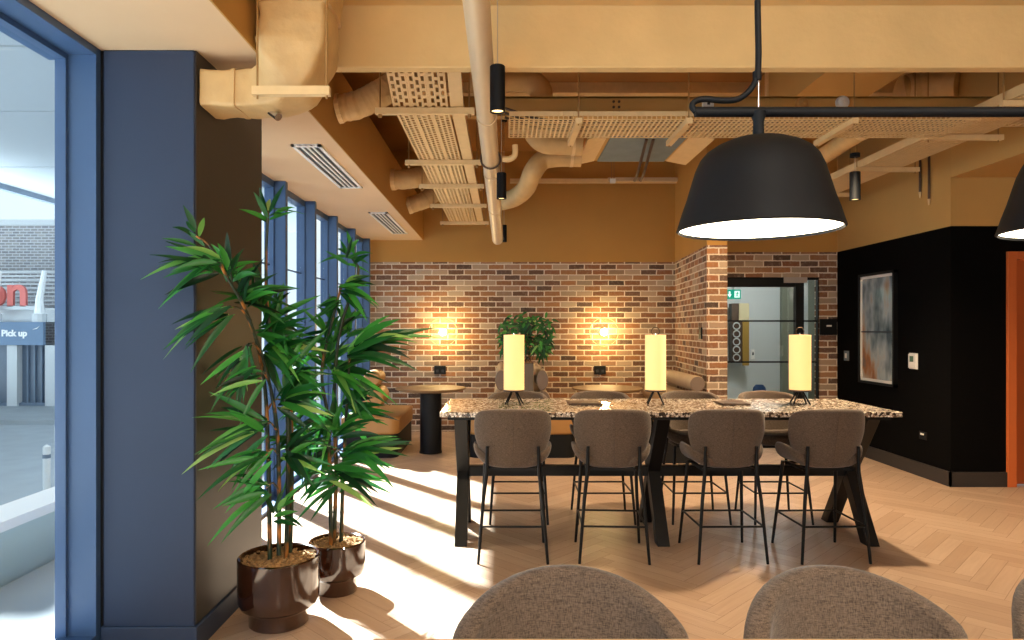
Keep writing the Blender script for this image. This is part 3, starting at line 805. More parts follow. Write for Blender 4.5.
ca2 = [[P(334, 545, 3.92), P(336, 470, 3.92), P(334, 400, 3.9), P(340, 330, 3.9), P(358, 275, 3.95), P(352, 258, 3.95)],
       [P(341, 545, 3.95), P(343, 480, 3.95), P(346, 420, 3.9), P(350, 350, 3.85)],
       [P(331, 545, 3.88), P(330, 480, 3.88), P(328, 420, 3.88), P(322, 370, 3.9), P(335, 310, 3.9), P(342, 285, 3.9)]]
pot((-.947, 3.92), pot_prof(.115, .16, .289, .075), .16, .255, 'smaller bamboo palm in brown pot further along the windows', cl2, ca2, 12)
# planter plant
fm, sm = MB(), MB(); rg = random.Random(5)
for _ in range(46):
    b = Vector((.24 + rg.uniform(-.12, .12), 8.1 + rg.uniform(-.06, .25), 1.1))
    tip = P(rg.uniform(503, 550), rg.uniform(318, 350), 8.0 + rg.uniform(-.1, .3))
    sm.tube([b, (b + tip) / 2 + Vector((0, 0, .06)), tip], .004, 5)
    for q in range(9):
        p = tip + Vector((rg.uniform(-.06, .06), rg.uniform(-.06, .06), rg.uniform(-.07, .05)))
        a = rg.uniform(0, 2 * PI)
        leaf(fm, p, Vector((math.cos(a), rg.uniform(-.5, .5), math.sin(a) * .8)), rg.uniform(.07, .13), .032, .3, min(.95, max(0.02, rg.gauss(.4, .2))), Vector((0, -1, .6)))
sm.build('stems', M['cane'], pl); fm.build('foliage', M['leaf'], pl, smooth=60)

# ------------------------------------------------------------------ wall fittings
def sconce(px, label):
    y = 9.76; x = (px - CX) * y / F; z = H - 3 * y / F
    t = thing('wall_sconce', (x, 10.0, z), label, 'wall lamp', 'globe lamps on the brick wall')
    MB().lathe([(0, 0), (.06, 0), (.06, .02), (0, .02)], (x, 10.0, z), 24, Matrix.Rotation(PI / 2, 4, 'X')).build('wall_plate', M['wood'], t, smooth=40)
    MB().tube([(x, 9.98, z), (x, y + .03, z)], .012, 10).build('arm', M['wood'], t)
    MB().sphere((x, y, z), .05).build('bulb', M['bulb'], t, smooth=60)
    MB().sphere((x, y, z), .2, 40, 24).build('globe', M['globe'], t, smooth=60)
    MB().tube([(x + .203 * math.cos(a), y, z + .203 * math.sin(a)) for a in [R(7.5 * j) for j in range(48)]], .004, 6, closed=True).build('rim_ring', M['brass'], t, smooth=60)
M['brass'] = mat('pale_brass', 'd8c08a', .3, metal=.8)
sconce(443, 'glowing globe wall lamp on brick above the table beside the palms')
sconce(604, 'glowing globe wall lamp on brick between planter and pier')
for px, l in ((440, 'black double socket on brick beside the palms'), (600, 'black double socket on brick behind the middle of the table')):
    x = (px - CX) * 9.98 / F; z = H - 41 * 9.98 / F
    t = thing('wall_socket', (x, 10, z), l, 'socket', 'black sockets on the brick wall')
    MB().box(x - .085, x + .085, 9.975, 10.0, z - .06, z + .06).build('plate', M['black'], t, bevel=.004)
    for s in (-1, 1): MB().box(x + s * .04 - .018, x + s * .04 + .018, 9.97, 9.976, z - .035, z + .005).build('outlet', M['grille'], t)
t = thing('wall_socket', (2.34, 8.2, 1.45), 'tiny dark switch on the return of the brick pier', 'switch')
xx = 2.39 + .14 * (8.25 - 7.97) / 2.03
MB().box(xx - .025, xx + .01, 8.2, 8.28, 1.38, 1.52).build('plate', M['black'], t)
# sign, thermostat, picture, switches on the black wall
x0, x1 = (819.5 - CX) * 8.69 / F, (836.5 - CX) * 8.69 / F
t = thing('wall_sign', ((x0 + x1) / 2, 8.7, 1.5), 'small black square sign on brick beside the glass door', 'sign')
zt, zb = H - (319 - CY) * 8.69 / F, H - (335 - CY) * 8.69 / F
MB().box(x0, x1, 8.675, 8.698, zb, zt).build('plate', M['black'], t)
xm = (828.5 - CX) * 8.69 / F
MB().box(xm - .032, xm + .032, 8.671, 8.676, (zt + zb) / 2 + .005, (zt + zb) / 2 + .025).build('mark', M['white'], t)
t = thing('framed_picture', (4.26, 7.73, .87), 'tall black framed picture with pale image and painted reflection on black wall', 'picture')
fr = MB(); ya, yb_, za, zb = 7.36, 8.1, .87, 2.14
fr.box(4.22, 4.268, ya, ya + .03, za, zb).box(4.22, 4.268, yb_ - .03, yb_, za, zb).box(4.22, 4.268, ya, yb_, za, za + .03).box(4.22, 4.268, ya, yb_, zb - .03, zb)
fr.build('frame', M['black'], t)
mw = MB(); a, b, c, d = ya + .03, yb_ - .03, za + .03, zb - .03
mw.box(4.232, 4.25, a, a + .022, c, d).box(4.232, 4.25, b - .022, b, c, d).box(4.232, 4.25, a, b, c, c + .03).box(4.232, 4.25, a, b, d - .03, d)
mw.build('white_mount', M['white'], t)
def art_mat():
    m = bpy.data.materials.new('print_reflection'); m.use_nodes = True  # room reflection painted into the tones of the image
    nt = m.node_tree; L = nt.links; bb_ = nt.nodes['Principled BSDF']; bb_.inputs['Roughness'].default_value = .08
    tc = nd(nt, 'ShaderNodeTexCoord'); mp = nd(nt, 'ShaderNodeMapping'); mp.inputs['Scale'].default_value = (1, 2.2, 1.1); mp.inputs['Location'].default_value = (0, .3, .17)
    L.new(tc.outputs['Object'], mp.inputs[0])
    n = nd(nt, 'ShaderNodeTexNoise'); n.inputs['Scale'].default_value = 1.7; n.inputs['Detail'].default_value = 3; L.new(mp.outputs[0], n.inputs['Vector'])
    L.new(ramp_n(nt, n.outputs['Fac'], [(.3, '45525a'), (.42, '7f8c92'), (.5, 'a6b0b4'), (.58, 'b0a08f'), (.66, 'a5714d'), (.75, '6c6a68')]), bb_.inputs['Base Color'])
    return m
MB().box(4.246, 4.256, a, b, c, d).build('print', art_mat(), t)
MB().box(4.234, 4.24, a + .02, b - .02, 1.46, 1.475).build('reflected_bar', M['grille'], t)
t = thing('thermostat', (4.26, 7.08, 1.17), 'white thermostat with green screen on the black wall', 'thermostat')
MB().box(4.245, 4.269, 7.02, 7.14, 1.095, 1.24).build('body', M['white'], t, bevel=.004)
MB().box(4.242, 4.246, 7.05, 7.11, 1.16, 1.22).build('screen', M['lcd'], t)
MB().box(4.262, 4.2695, 7.01, 7.15, 1.085, 1.25).build('wall_mount', M['white'], t)
t = thing('light_switch', (4.26, 8.45, 1.17), 'small grey switch plate on black wall near the brick', 'switch')
MB().box(4.255, 4.269, 8.40, 8.5, 1.11, 1.23).build('plate', M['bluegrey'], t)
MB().box(4.25, 4.256, 8.43, 8.47, 1.14, 1.2).build('rocker', M['white'], t)
t = thing('wall_socket', (4.26, 6.93, .42), 'tiny white socket tab low on the black wall', 'socket')
MB().box(4.262, 4.269, 6.86, 6.98, .38, .46).build('plate', M['blackmatt'], t)
MB().box(4.255, 4.263, 6.90, 6.95, .425, .445).build('tab', M['white'], t)

# ------------------------------------------------------------------ glass door and room behind
d1 = thing('door_1', (3.4, 8.75, 0), 'black framed glazed door in the brick wall', 'door'); d1['kind'] = 'structure'
k = 8.75 / F
def dx(px): return (px - CX) * k
def dz(py): return H - (py - CY) * k
fr = MB()
fr.box(2.78, dx(802), 8.73, 8.79, dz(287), dz(277)); fr.box(2.78, 2.82, 8.73, 8.79, 0, 2.16)
fr.box(dx(795), dx(803), 8.72, 8.80, 0, 2.16); fr.box(dx(817), 4.06, 8.73, 8.79, 0, 2.16); fr.box(dx(803), 4.06, 8.73, 8.79, dz(280), 2.16)
fr.box(2.78, 4.06, 8.73, 8.79, 0, .06)
fr.build('frame', M['black'], d1)
mu = MB()
for py in (321, 362): mu.box(2.8, 4.04, 8.745, 8.775, dz(py + .8), dz(py - .8))
mu.build('glazing_bars', M['black'], d1)
MB().box(2.8, dx(796), 8.757, 8.763, .05, 2.1).build('glass', M['doorglass'], d1)
MB().box(dx(802), 4.05, 8.757, 8.763, .05, 2.12).build('glass', M['doorglass'], d1)
MB().box(dx(783), dx(806), 8.71, 8.73, dz(283), dz(275)).build('door_closer', mat('grey_closer', 'a7a09a', .5), d1)
MB().tube([(dx(793), 8.7, .95), (dx(793), 8.7, 1.25)], .012, 8).build('handle', M['black'], d1)
struct('floor_corridor', MB().box(2.63, 5.2, 8.85, 12.0, -.1, 0), M['palewall'], 'pale floor of the corridor behind the glass door', 'floor')
struct('wall_corridor_back', MB().box(2.63, 5.2, 11.6, 11.7, 0, 2.7), M['palewall'], 'pale blue corridor wall behind the glass door')
struct('wall_corridor_panel', MB().box(4.72, 4.94, 11.5, 11.6, 0, 2.7), M['green'], 'green grey strip of corridor wall behind the glass')
struct('wall_corridor_side', MB().box(2.62, 2.70, 8.86, 11.6, 0, 2.7).box(5.2, 5.3, 8.85, 11.7, 0, 2.7), M['green'], 'side walls of the corridor behind the glass')
struct('ceiling_corridor', MB().box(2.62, 5.3, 8.86, 11.7, 2.7, 2.8), M['palewall'], 'pale ceiling of the corridor', 'ceiling')
k = 9.4 / F
t = thing('exit_sign', (3.2, 9.4, 1.9), 'green emergency exit sign hanging behind the glass door', 'sign')
ex0, ex1 = (727 - CX) * k, (741 - CX) * k; ez0, ez1 = H - (299 - CY) * k, H - (289.5 - CY) * k
MB().box(ex0 - .04, ex1, 9.4, 9.43, ez0, ez1).build('panel', M['exitgreen'], t, bevel=.005)
ax = (729.5 - CX) * k; az = (ez0 + ez1) / 2
MB().add([(ax - .03, 9.396, az), (ax + .03, 9.396, az), (ax, 9.396, az - .045), (ax - .012, 9.396, az + .04), (ax + .012, 9.396, az + .04), (ax + .012, 9.396, az), (ax - .012, 9.396, az)], [(0, 2, 1), (6, 5, 4, 3)]).build('arrow', M['exitwhite'], t)
mx_ = (737 - CX) * k
MB().box(mx_ - .035, mx_ + .035, 9.395, 9.399, az - .045, az + .045).build('doorway_symbol', M['exitwhite'], t)
rm = MB().sphere((mx_ + .008, 9.392, az + .027), .009, 10, 6).bar((mx_ + .004, 9.392, az + .018), (mx_ - .004, 9.392, az - .008), .013, .003, (0, 1, 0))
for q in ((.016, -.035), (-.022, -.03)): rm.bar((mx_ - .004, 9.392, az - .008), (mx_ + q[0], 9.392, az + q[1]), .008, .003, (0, 1, 0))
for q in ((.024, .006), (-.02, .008)): rm.bar((mx_ + .003, 9.392, az + .014), (mx_ + q[0], 9.392, az + q[1]), .007, .003, (0, 1, 0))
rm.build('running_figure', M['exitgreen'], t)
MB().tube([((734 - CX) * k, 9.415, ez1), ((734 - CX) * k, 9.415, 2.7)], .006, 6).build('hanger_rod', M['white'], t)
k = 11.2 / F
t = thing('bottle_display', ((745 - CX) * k, 11.3, .9), 'dark framed niche with round openings seen through the glass door', 'display')
qx = lambda px: (px - CX) * k
qz = lambda py: H - (py - CY) * k
MB().box(qx(735), qx(751), 11.35, 11.5, qz(363), qz(303)).build('case', M['wood'], t)
MB().box(qx(742), qx(752), 11.33, 11.36, qz(320), qz(303)).build('pale_panel', mat('cream_panel', 'c9bd98', .7), t)
MB().box(qx(745.5), qx(752), 11.33, 11.36, qz(366), qz(321)).build('brass_panel', mat('brass_panel', '9a7a34', .5), t)
for j in range(5):
    z = qz(326 + j * 8)
    MB().tube([(qx(739.5) + .055 * math.cos(a), 11.34, z + .055 * math.sin(a)) for a in [R(20 * q) for q in range(18)]], .01, 6, closed=True).build('ring', M['palewall'], t)
t = thing('light_switch', (qx(761), 11.6, 1.1), 'small white intercom plate on the corridor wall', 'switch')
MB().box(qx(759.5), qx(763), 11.57, 11.6, qz(360), qz(350)).build('plate', M['white'], t)
MB().box(qx(760.5), qx(762), 11.565, 11.57, qz(356), qz(353)).build('button', M['grille'], t)
t = thing('shell_chair', (qx(763), 10.6, 0), 'dark blue moulded chair behind the glass door', 'chair')
k2 = 10.6 / F; cxx = (763 - CX) * k2
rgs = []
for zt_, hw in ((.46, .08), (.52, .1), (.62, .11), (.70, .1), (.745, .06)):
    rgs.append([Vector((cxx + hw * math.cos(a), 10.75 + .03 * math.sin(a), zt_ - .12)) for a in [R(30 * q) for q in range(12)]])
MB().loft(rgs).build('backrest', M['bluechair'], t, smooth=60)
MB().lathe([(0, .33), (.12, .34), (.13, .36), (0, .35)], (cxx, 10.62, 0), 24, None).build('seat', M['bluechair'], t, smooth=60)
for sx in (-1, 1):
    for sy in (-1, 1): MB().tube([(cxx + sx * .13, 10.62 + sy * .1, 0), (cxx + sx * .07, 10.62 + sy * .06, .34)], .01, 8).build('leg', M['black'], t)
# orange doorway
d2 = thing('door_2', (5.1, 6.55, 0), 'orange door and frame in the black wall', 'door'); d2['kind'] = 'structure'
of = MB().box(4.797, 4.88, 6.47, 6.62, 0, 2.235).box(4.88, 5.86, 6.47, 6.62, 2.16, 2.235).box(5.86, 5.95, 6.47, 6.62, 0, 2.235)
of.build('frame', M['orange'], d2, bevel=.004)
MB().box(4.88, 5.86, 6.56, 6.60, .01, 2.16).build('leaf', M['orange2'], d2)
MB().tube([(5.72, 6.53, 1.0), (5.60, 6.53, 1.0)], .01, 8).build('handle', M['chrome'], d2)

# ------------------------------------------------------------------ ceiling services
def rod(mb, x, y, z0, z1, r=.005): mb.tube([(x, y, z0), (x, y, z1)], r, 6)
# insulated duct over the column
def duct_ring(c, ang, h, d):
    ca, sa = math.cos(ang), math.sin(ang)   # section axis in XZ, perpendicular to the path
    out = []; n = 40
    for k_ in range(n):
        a = 2 * PI * k_ / n
        u = math.copysign(abs(math.cos(a)) ** .2, math.cos(a)) * h; v = math.copysign(abs(math.sin(a)) ** .2, math.sin(a)) * d
        p = Vector((c[0] - sa * u, c[1] + v, c[2] + ca * u))
        q = noise.noise(p * 9) * .012 + noise.noise(p * 26) * .006
        out.append(p + (p - Vector(c)).normalized() * q)
    return out
t = thing('insulated_duct', (-1.1, 3.3, 2.55), 'ochre wrapped air duct bending up beside the navy column', 'duct')
key = [(-1.42, 3.31, 2.638, 0, .09, .105), (-1.25, 3.31, 2.638, 0, .09, .105), (-1.17, 3.305, 2.638, .05, .095, .11), (-1.10, 3.29, 2.648, .35, .105, .125), (-1.02, 3.26, 2.70, .85, .14, .15), (-.97, 3.25, 2.81, 1.4, .155, .15), (-.96, 3.25, 2.92, PI / 2, .16, .15), (-.96, 3.25, 3.02, PI / 2, .16, .15)]
rg_ = []
for a, b in zip(key, key[1:]):
    for i in range(5):
        q = [a[j] + (b[j] - a[j]) * i / 5 for j in range(6)]
        rg_.append(duct_ring(q[:3], q[3], q[4], q[5]))
rg_.append(duct_ring(key[-1][:3], key[-1][3], key[-1][4], key[-1][5]))
MB().loft(rg_).build('duct_elbow', M['wrap'], t, smooth=60)
MB().loft([duct_ring((-.955, 3.25, z), PI / 2, .168, .16) for z in (2.99, 3.04, 3.1, 3.2, 3.285)]).build('duct_riser', M['wrap'], t, smooth=60)
MB().loft([duct_ring((x, 3.31, 2.638), 0, .094, .112) for x in (-1.275, -1.265, -1.255)]).build('tape_band', M['wrap'], t, smooth=60)  # band of tape round the wrap, not a support
MB().tube([(-1.12, 3.30, 2.555), (-1.07, 3.27, 2.515)], .02, 12).build('pipe_end', M['chrome'], t, smooth=50)
t = thing('trapeze_hanger', (-.95, 3.06, 2.56), 'ochre strut and rods under the wrapped duct by the column', 'hanger')
MB().box(-1.115, -.77, 3.04, 3.075, 2.545, 2.583).build('strut', M['traypaint'], t)
for x in (-1.095, -.785): 
    m_ = MB(); rod(m_, x, 3.057, 2.53, 3.3); m_.build('rod', M['rodp'], t)
# long pipe
def pz(y): return 2.91 - .0967 * (y - 2.93)
def pxx(y):
    z = pz(y); py = CY - (z - H) * F / y; px = 476.3 + (497.8 - 476.3) * py / 240; return (px - CX) * y / F
t = thing('drain_pipe', (pxx(5), 5, pz(5)), 'long pale painted pipe running under the ceiling into the room', 'pipe')
pts = [(pxx(y), y, pz(y)) for y in (1.6, 2.2, 2.93, 3.7, 4.6, 5.5, 6.5, 7.4)]
MB().tube(pts, .06, 28).build('pipe', M['pipe'], t, smooth=50)
e = Vector(pts[-1])
MB().tube([e, e + Vector((0, .03, -.002)), e + Vector((0, .05, -.003))], [.062, .06, .03], 28).build('end_cap', M['pipe'], t, smooth=60)
m_ = MB(); rod(m_, pxx(6.8), 6.8, pz(6.8) + .05, 4.1); m_.build('hanger_rod', M['rodp'], t)
for y in (4.15, 5.2, 6.2):
    c = Vector((pxx(y), y, pz(y)))
    MB().tube([c - Vector((0, .02, 0)), c + Vector((0, .02, 0))], .0635, 28).build('coupling', M['pipe'], t, smooth=50)
for y, l in ((4.9, 'pipe clamp with side elbow on the long pale pipe'),):
    c = Vector((pxx(y), y, pz(y)))
    h_ = thing('pipe_hanger', (c.x, y, c.z), l, 'hanger')
    MB().tube([c + Vector((.07 * math.cos(a), 0, .07 * math.sin(a))) for a in [R(15 * j) for j in range(24)]], .007, 6, closed=True).build('clamp', M['wood'], h_)
    m_ = MB(); rod(m_, c.x, y, c.z + .07, 4.1); m_.build('rod', M['rodp'], h_)
    c2 = c + Vector((.085, .0, 0))
    MB().tube(smooth_path([c2, c2 + Vector((.05, 0, 0)), c2 + Vector((.09, 0, .03)), c2 + Vector((.09, 0, .1))], 4), .022, 10).build('elbow', M['traypaint'], h_, smooth=60)

# perforated trays along the windows
def perf_tray(mb, x0, x1, ypts, rows=3, pitch=.055):
    """ypts: polyline (y,z); slotted plate with two turned edges"""
    w = x1 - x0
    L_ = []
    for (ya, za), (yb2, zb2) in zip(ypts, ypts[1:]):
        a, b = Vector((0, ya, za)), Vector((0, yb2, zb2))
        for x in (x0, x1): mb.bar(Vector((x, ya, za + .018)), Vector((x, yb2, zb2 + .018)), .003, .04)
        d = b - a; n = max(1, int(d.length / pitch))
        rw = w / rows
        for r_ in range(rows + 1):
            x = x0 + r_ * rw; mb.bar((x, ya, za), (x, yb2, zb2), rw * .42, .002)
        for i in range(n):
            for r_ in range(rows):
                t_ = (i + (.5 if r_ % 2 else 0) + .25) / n
                p = a + d * t_; q = a + d * min(1, t_ + .38 / n)
                xc = x0 + (r_ + .5) * rw
                mb.bar((xc, p.y, p.z), (xc, q.y, q.z), rw * .62, .002)
zt = 2.95
yp = [(4.11, 3.10), (4.20, 3.085), (4.48, zt), (9.3, zt)]
xs = [(-.705, -.60), (-.585, -.48), (-.465, -.36)]
for i, (a, b) in enumerate(xs):
    t = thing('cable_tray', ((a + b) / 2, 6, zt), ['slotted cable tray nearest the window ceiling strip', 'slotted cable tray in the middle of three', 'slotted cable tray beside the plain trunking'][i], 'cable tray', 'slotted trays along the window side')
    m_ = MB(); perf_tray(m_, a, b, yp); m_.build('tray', M['traypaint'], t)
    ms = MB(); ms.tube([(a + .03, y, z + .016) for y, z in yp], .009, 6).tube([(a + .065, y, z + .014) for y, z in yp], .007, 6); ms.build('cables', M['wood'], t)
t = thing('trunking', (-.3, 6, zt), 'plain ochre trunking beside the slotted trays', 'trunking')
m_ = MB()
for (ya, za), (yb2, zb2) in zip(yp, yp[1:]): m_.bar((-.295, ya, za + .025), (-.295, yb2, zb2 + .025), .085, .05)
m_.build('duct_body', M['traypaint'], t); MB().box(-.34, -.25, 6.95, 7.0, zt - .004, zt + .056).build('joint_cover', M['traypaint'], t)
for y, l in zip((4.48, 5.86, 6.83, 7.92, 9.2), ('first', 'second', 'third', 'fourth', 'fifth')):
    t = thing('trapeze_hanger', (-.48, y, zt - .02), 'trapeze hanger under the slotted trays, %s from the beam' % l, 'hanger', 'trapeze hangers under the trays')
    MB().box(-.83, -.13 - .05, y - .02, y + .02, zt - .043, zt - .003).build('strut', M['traypaint'], t)
    for x in (-.8, -.215):
        m_ = MB(); rod(m_, x, y, zt - .06, 4.1); m_.tube([(x, y, zt - .065), (x, y, zt - .043)], .012, 6); m_.build('rod', M['rodp'], t)

# mesh tray across the room
def mesh_tray(mb, axis, a0, a1, b0, b1, z, nb=6, pitch=.04, lip=.05):
    def pt(a, b, zz): return (a, b, zz) if axis == 'x' else (b, a, zz)
    for i in range(nb + 1):
        b = b0 + (b1 - b0) * i / nb; mb.bar(pt(a0, b, z), pt(a1, b, z), .006, .006)
    n = int((a1 - a0) / pitch)
    for i in range(n + 1):
        a = a0 + (a1 - a0) * i / n; mb.bar(pt(a, b0, z), pt(a, b1, z), .013, .004)
        for b in (b0, b1): mb.bar(pt(a, b, z), pt(a, b, z + lip), .006, .006, (1, 0, 0))
    for b in (b0, b1): mb.bar(pt(a0, b, z + lip - .012), pt(a1, b, z + lip - .012), .006, .03)
t = thing('mesh_cable_tray', (1.4, 4.7, 2.88), 'ochre wire mesh cable tray crossing the room under the steel channel', 'cable tray')
m_ = MB(); mesh_tray(m_, 'x', .05, 3.15, 4.5, 4.92, 2.88, 9, .032); m_.build('mesh', M['traypaint'], t)
ms = MB()
for q in range(3): ms.tube(smooth_path([(.02, 4.58 + q * .1, 2.98), (.35, 4.58 + q * .1, 2.895), (1.2, 4.6 + q * .1, 2.894), (3.1, 4.58 + q * .1, 2.894)], 5), .009, 6)
ms.build('cables', M['wood'], t)
for x, l in ((.5, 'short strut under the mesh tray beside the pipe'), (1.22, 'short strut under the mesh tray near the lamp cord'), (2.30, 'short strut under the mesh tray above the dome lamp')):
    t = thing('tray_hanger', (x, 4.7, 2.86), l, 'bracket', 'struts under the mesh tray')
    MB().box(x - .02, x + .02, 4.44, 5.0, 2.838, 2.874).build('strut', M['traypaint'], t)
    m_ = MB(); rod(m_, x, 4.46, 2.83, 4.1); m_.build('rod', M['rodp'], t)
    m_ = MB(); rod(m_, x, 4.985, 2.83, 3.07); m_.build('rod', M['rodp'], t)
# steel channel
t = thing('steel_channel', (1.5, 5.05, 3.07), 'ochre steel channel spanning the room above the mesh tray', 'beam')
MB().box(-.6, 4.26, 5.02, 5.035, 3.07, 3.205).build('web', M['paint'], t)
MB().box(-.6, 4.26, 5.02, 5.10, 3.195, 3.21).build('flange', M['paint'], t); MB().box(-.6, 4.26, 5.02, 5.10, 3.065, 3.08).build('flange', M['paint'], t)
bl = MB()
for i in range(2):
    for j in range(3): bl.lathe([(0, 0), (.01, 0), (.01, .008), (0, .008)], (.82 + .04 * i, 5.02, 3.09 + .04 * j), 8, Matrix.Rotation(PI / 2, 4, 'X'))
bl.build('bolts', M['wood'], t)
def disc(px, py, r, m, name, label, cat):
    c = P(px, py, 5.0)
    t_ = thing(name, c, label, cat)
    MB().lathe([(0, 0), (r, 0), (r, .02), (r * .8, .035), (r * .4, .04), (0, .04)], (c.x, 5.02, c.z), 28, Matrix.Rotation(PI / 2, 4, 'X')).build('body', m, t_, smooth=40)
    MB().lathe([(0, .04), (r * .3, .04), (r * .25, .05), (0, .052)], (c.x, 5.02, c.z), 20, Matrix.Rotation(PI / 2, 4, 'X')).build('sensor', m, t_, smooth=40)
disc(843, 102, .048, M['white'], 'smoke_detector', 'white round detector on the steel channel', 'detector')
disc(802.5, 103, .045, M['ochredisc'], 'junction_box', 'ochre round box on the steel channel above the dome lamp', 'junction box')
c = P(708, 104, 5.0)
t = thing('junction_box', c, 'white rectangular box on the channel behind the lamp cord', 'junction box')
MB().box(c.x - .042, c.x + .042, 4.985, 5.02, c.z - .03, c.z + .03).build('body', M['white'], t, bevel=.01); MB().box(c.x - .01, c.x + .01, 4.98, 4.986, c.z - .01, c.z + .01).build('button', M['grille'], t)
# side tray running towards the back
t = thing('mesh_cable_tray', (3.4, 6, 2.95), 'wide ochre mesh tray running back beside the bulkhead', 'cable tray')
m_ = MB(); mesh_tray(m_, 'y', 4.12, 8.3, 3.23, 3.60, 2.96, 9, .03, .055); m_.build('mesh', M['traypaint'], t)
m_ = MB().box(3.222, 3.228, 4.12, 8.3, 2.955, 3.02); m_.build('side_lip', M['traypaint'], t)
for y, l in ((4.35, 'long strut under the side tray nearest the beam'), (5.12, 'long strut under the side tray past the steel channel'), (6.15, 'long strut under the side tray, third from the beam'), (7.3, 'long strut under the side tray, farthest from the beam')):
    t = thing('tray_hanger', (3.45, y, 2.93), l, 'bracket', 'struts under the side tray')
    MB().box(3.18, 3.75, y - .02, y + .02, 2.915, 2.953).build('strut', M['traypaint'], t)
    for x in (3.195, 3.72):
        m_ = MB(); rod(m_, x, y, 2.9, 4.1); m_.build('rod', M['rodp'], t)
t = thing('ladder_tray', (4.0, 5.0, 2.93), 'short ochre mesh tray turning off beside the bulkhead', 'cable tray')
m_ = MB(); mesh_tray(m_, 'x', 3.62, 4.25, 4.55, 4.95, 2.97, 6, .05, .04); m_.build('mesh', M['traypaint'], t)
m_ = MB(); rod(m_, 3.9, 4.54, 2.96, 4.1); m_.build('hanger_rod', M['rodp'], t)
# round ducts and fan coil unit
t = thing('round_duct', P(535, 120, 6), 'ochre round duct dropping into the fan coil unit', 'duct')
MB().tube(smooth_path([P(470, 80, 6), P(500, 80, 6), P(528, 81, 6), P(541, 92, 6), P(538, 112, 6), P(533, 128, 6), P(543, 141, 6), P(560, 143, 6), P(582, 144, 6)], 5), .10, 20).build('duct', M['wrap'], t, smooth=60)
c = P(573, 147, 6); MB().tube([P(572, 143.5, 6), P(575, 143.6, 6)], .106, 20).build('collar', M['traypaint'], t)
t = thing('round_duct', P(535, 185, 6.2), 'ochre round duct sweeping down behind the pale pipe', 'duct')
MB().tube(smooth_path([P(581, 157, 6.3), P(560, 157, 6.3), P(543, 160, 6.3), P(533, 172, 6.3), P(526, 188, 6.55), P(514, 198, 6.9), P(497, 203, 7.3)], 5), .09, 20).build('duct', M['wrap'], t, smooth=60)
MB().tube([P(570, 157, 6.3), P(573, 157, 6.3)], .092, 20).build('collar', M['traypaint'], t)
t = thing('fan_coil_unit', (1.3, 6.4, 3.2), 'grey panelled air unit hung above the mesh tray', 'air unit')
MB().box(.93, 1.66, 6.0, 6.9, 3.2, 3.5).build('casing', M['paint'], t)
MB().box(.96, 1.63, 6.02, 6.88, 3.185, 3.2).build('base_panel', M['bluegrey'], t)
a0, a1 = Vector((.92, 5.98, 3.19)), Vector((.80, 6.9, 3.19))
for (x0_, x1_) in ((.93, .75), (1.66, 1.86)):
    m_ = MB(); m_.add([(x0_, 5.98, 3.2), (x0_, 6.92, 3.2), (x1_, 6.92, 3.16), (x1_, 5.98, 3.16), (x0_, 5.98, 3.22), (x0_, 6.92, 3.22), (x1_, 6.92, 3.18), (x1_, 5.98, 3.18)], [(0, 1, 2, 3), (7, 6, 5, 4), (0, 3, 7, 4), (3, 2, 6, 7), (2, 1, 5, 6), (1, 0, 4, 5)])
    m_.build('side_flap', M['traypaint'], t)
m_ = MB()
for x in (1.28, 1.34): m_.tube(smooth_path([(x, 6.05, 3.18), (x, 6.2, 3.1), (x + .01, 6.5, 2.98), (x + .06, 6.9, 3.0)], 4), .014, 8)
m_.build('hoses', M['wood'], t)
t = thing('strut_rail', P(600, 180, 9.8), 'pale horizontal strut fixed high on the ochre back wall', 'rail')
a, b = P(510, 181, 9.85), P(680, 181, 9.85); MB().bar(a, b, .05, .06).build('rail', M['traypaint'], t)
a, b = P(608, 179.5, 9.8), P(690, 179.5, 9.8); MB().bar(a, b, .05, .05).build('rail_cover', M['pipe'], t)
t = thing('threaded_hanger', P(613, 160, 8), 'threaded rod hanger dangling in front of the ochre back wall', 'hanger')
m_ = MB(); c = P(611.5, 181, 8); rod(m_, c.x, 8, c.z, 4.1); m_.build('rod', M['rodp'], t); m_ = MB(); rod(m_, c.x + .03, 8, c.z, 4.1); m_.build('rod', M['rodp'], t)
MB().cbox((c.x + .015, 8, c.z), (.06, .04, .05)).build('clip', M['white'], t)
# flexible ducts out of the fascia
for i, (pts, r_, l) in enumerate((([(-1.148, 4.75, 3.03), (-1.0, 4.75, 3.06), (-.86, 4.75, 3.13), (-.72, 4.78, 3.22), (-.5, 4.8, 3.3)], .095, 'crinkled flexible duct leaving the fascia near the beam'), ([(-1.148, 7.1, 3.05), (-.95, 7.1, 3.06), (-.8, 7.2, 3.12), (-.4, 7.3, 3.2)], .1, 'crinkled flexible duct leaving the fascia, middle one'), ([(-1.148, 8.3, 3.0), (-.95, 8.3, 3.06), (-.8, 8.35, 3.16), (-.4, 8.5, 3.3)], .1, 'crinkled flexible duct leaving the fascia near the back wall'))):
    t = thing('flexible_duct', pts[0], l, 'duct', 'flexible ducts from the fascia')
    q = smooth_path(pts, 14)
    MB().tube(q, [r_ * (1 + .018 * math.sin(j * 2.1) + .07 * noise.noise(Vector((j * .3, i, 0)))) for j in range(len(q))], 18).build('duct', M['wrap'], t, smooth=70)
    MB().tube([q[0], q[3]], r_ * 1.08, 18).build('collar', M['traypaint'], t)
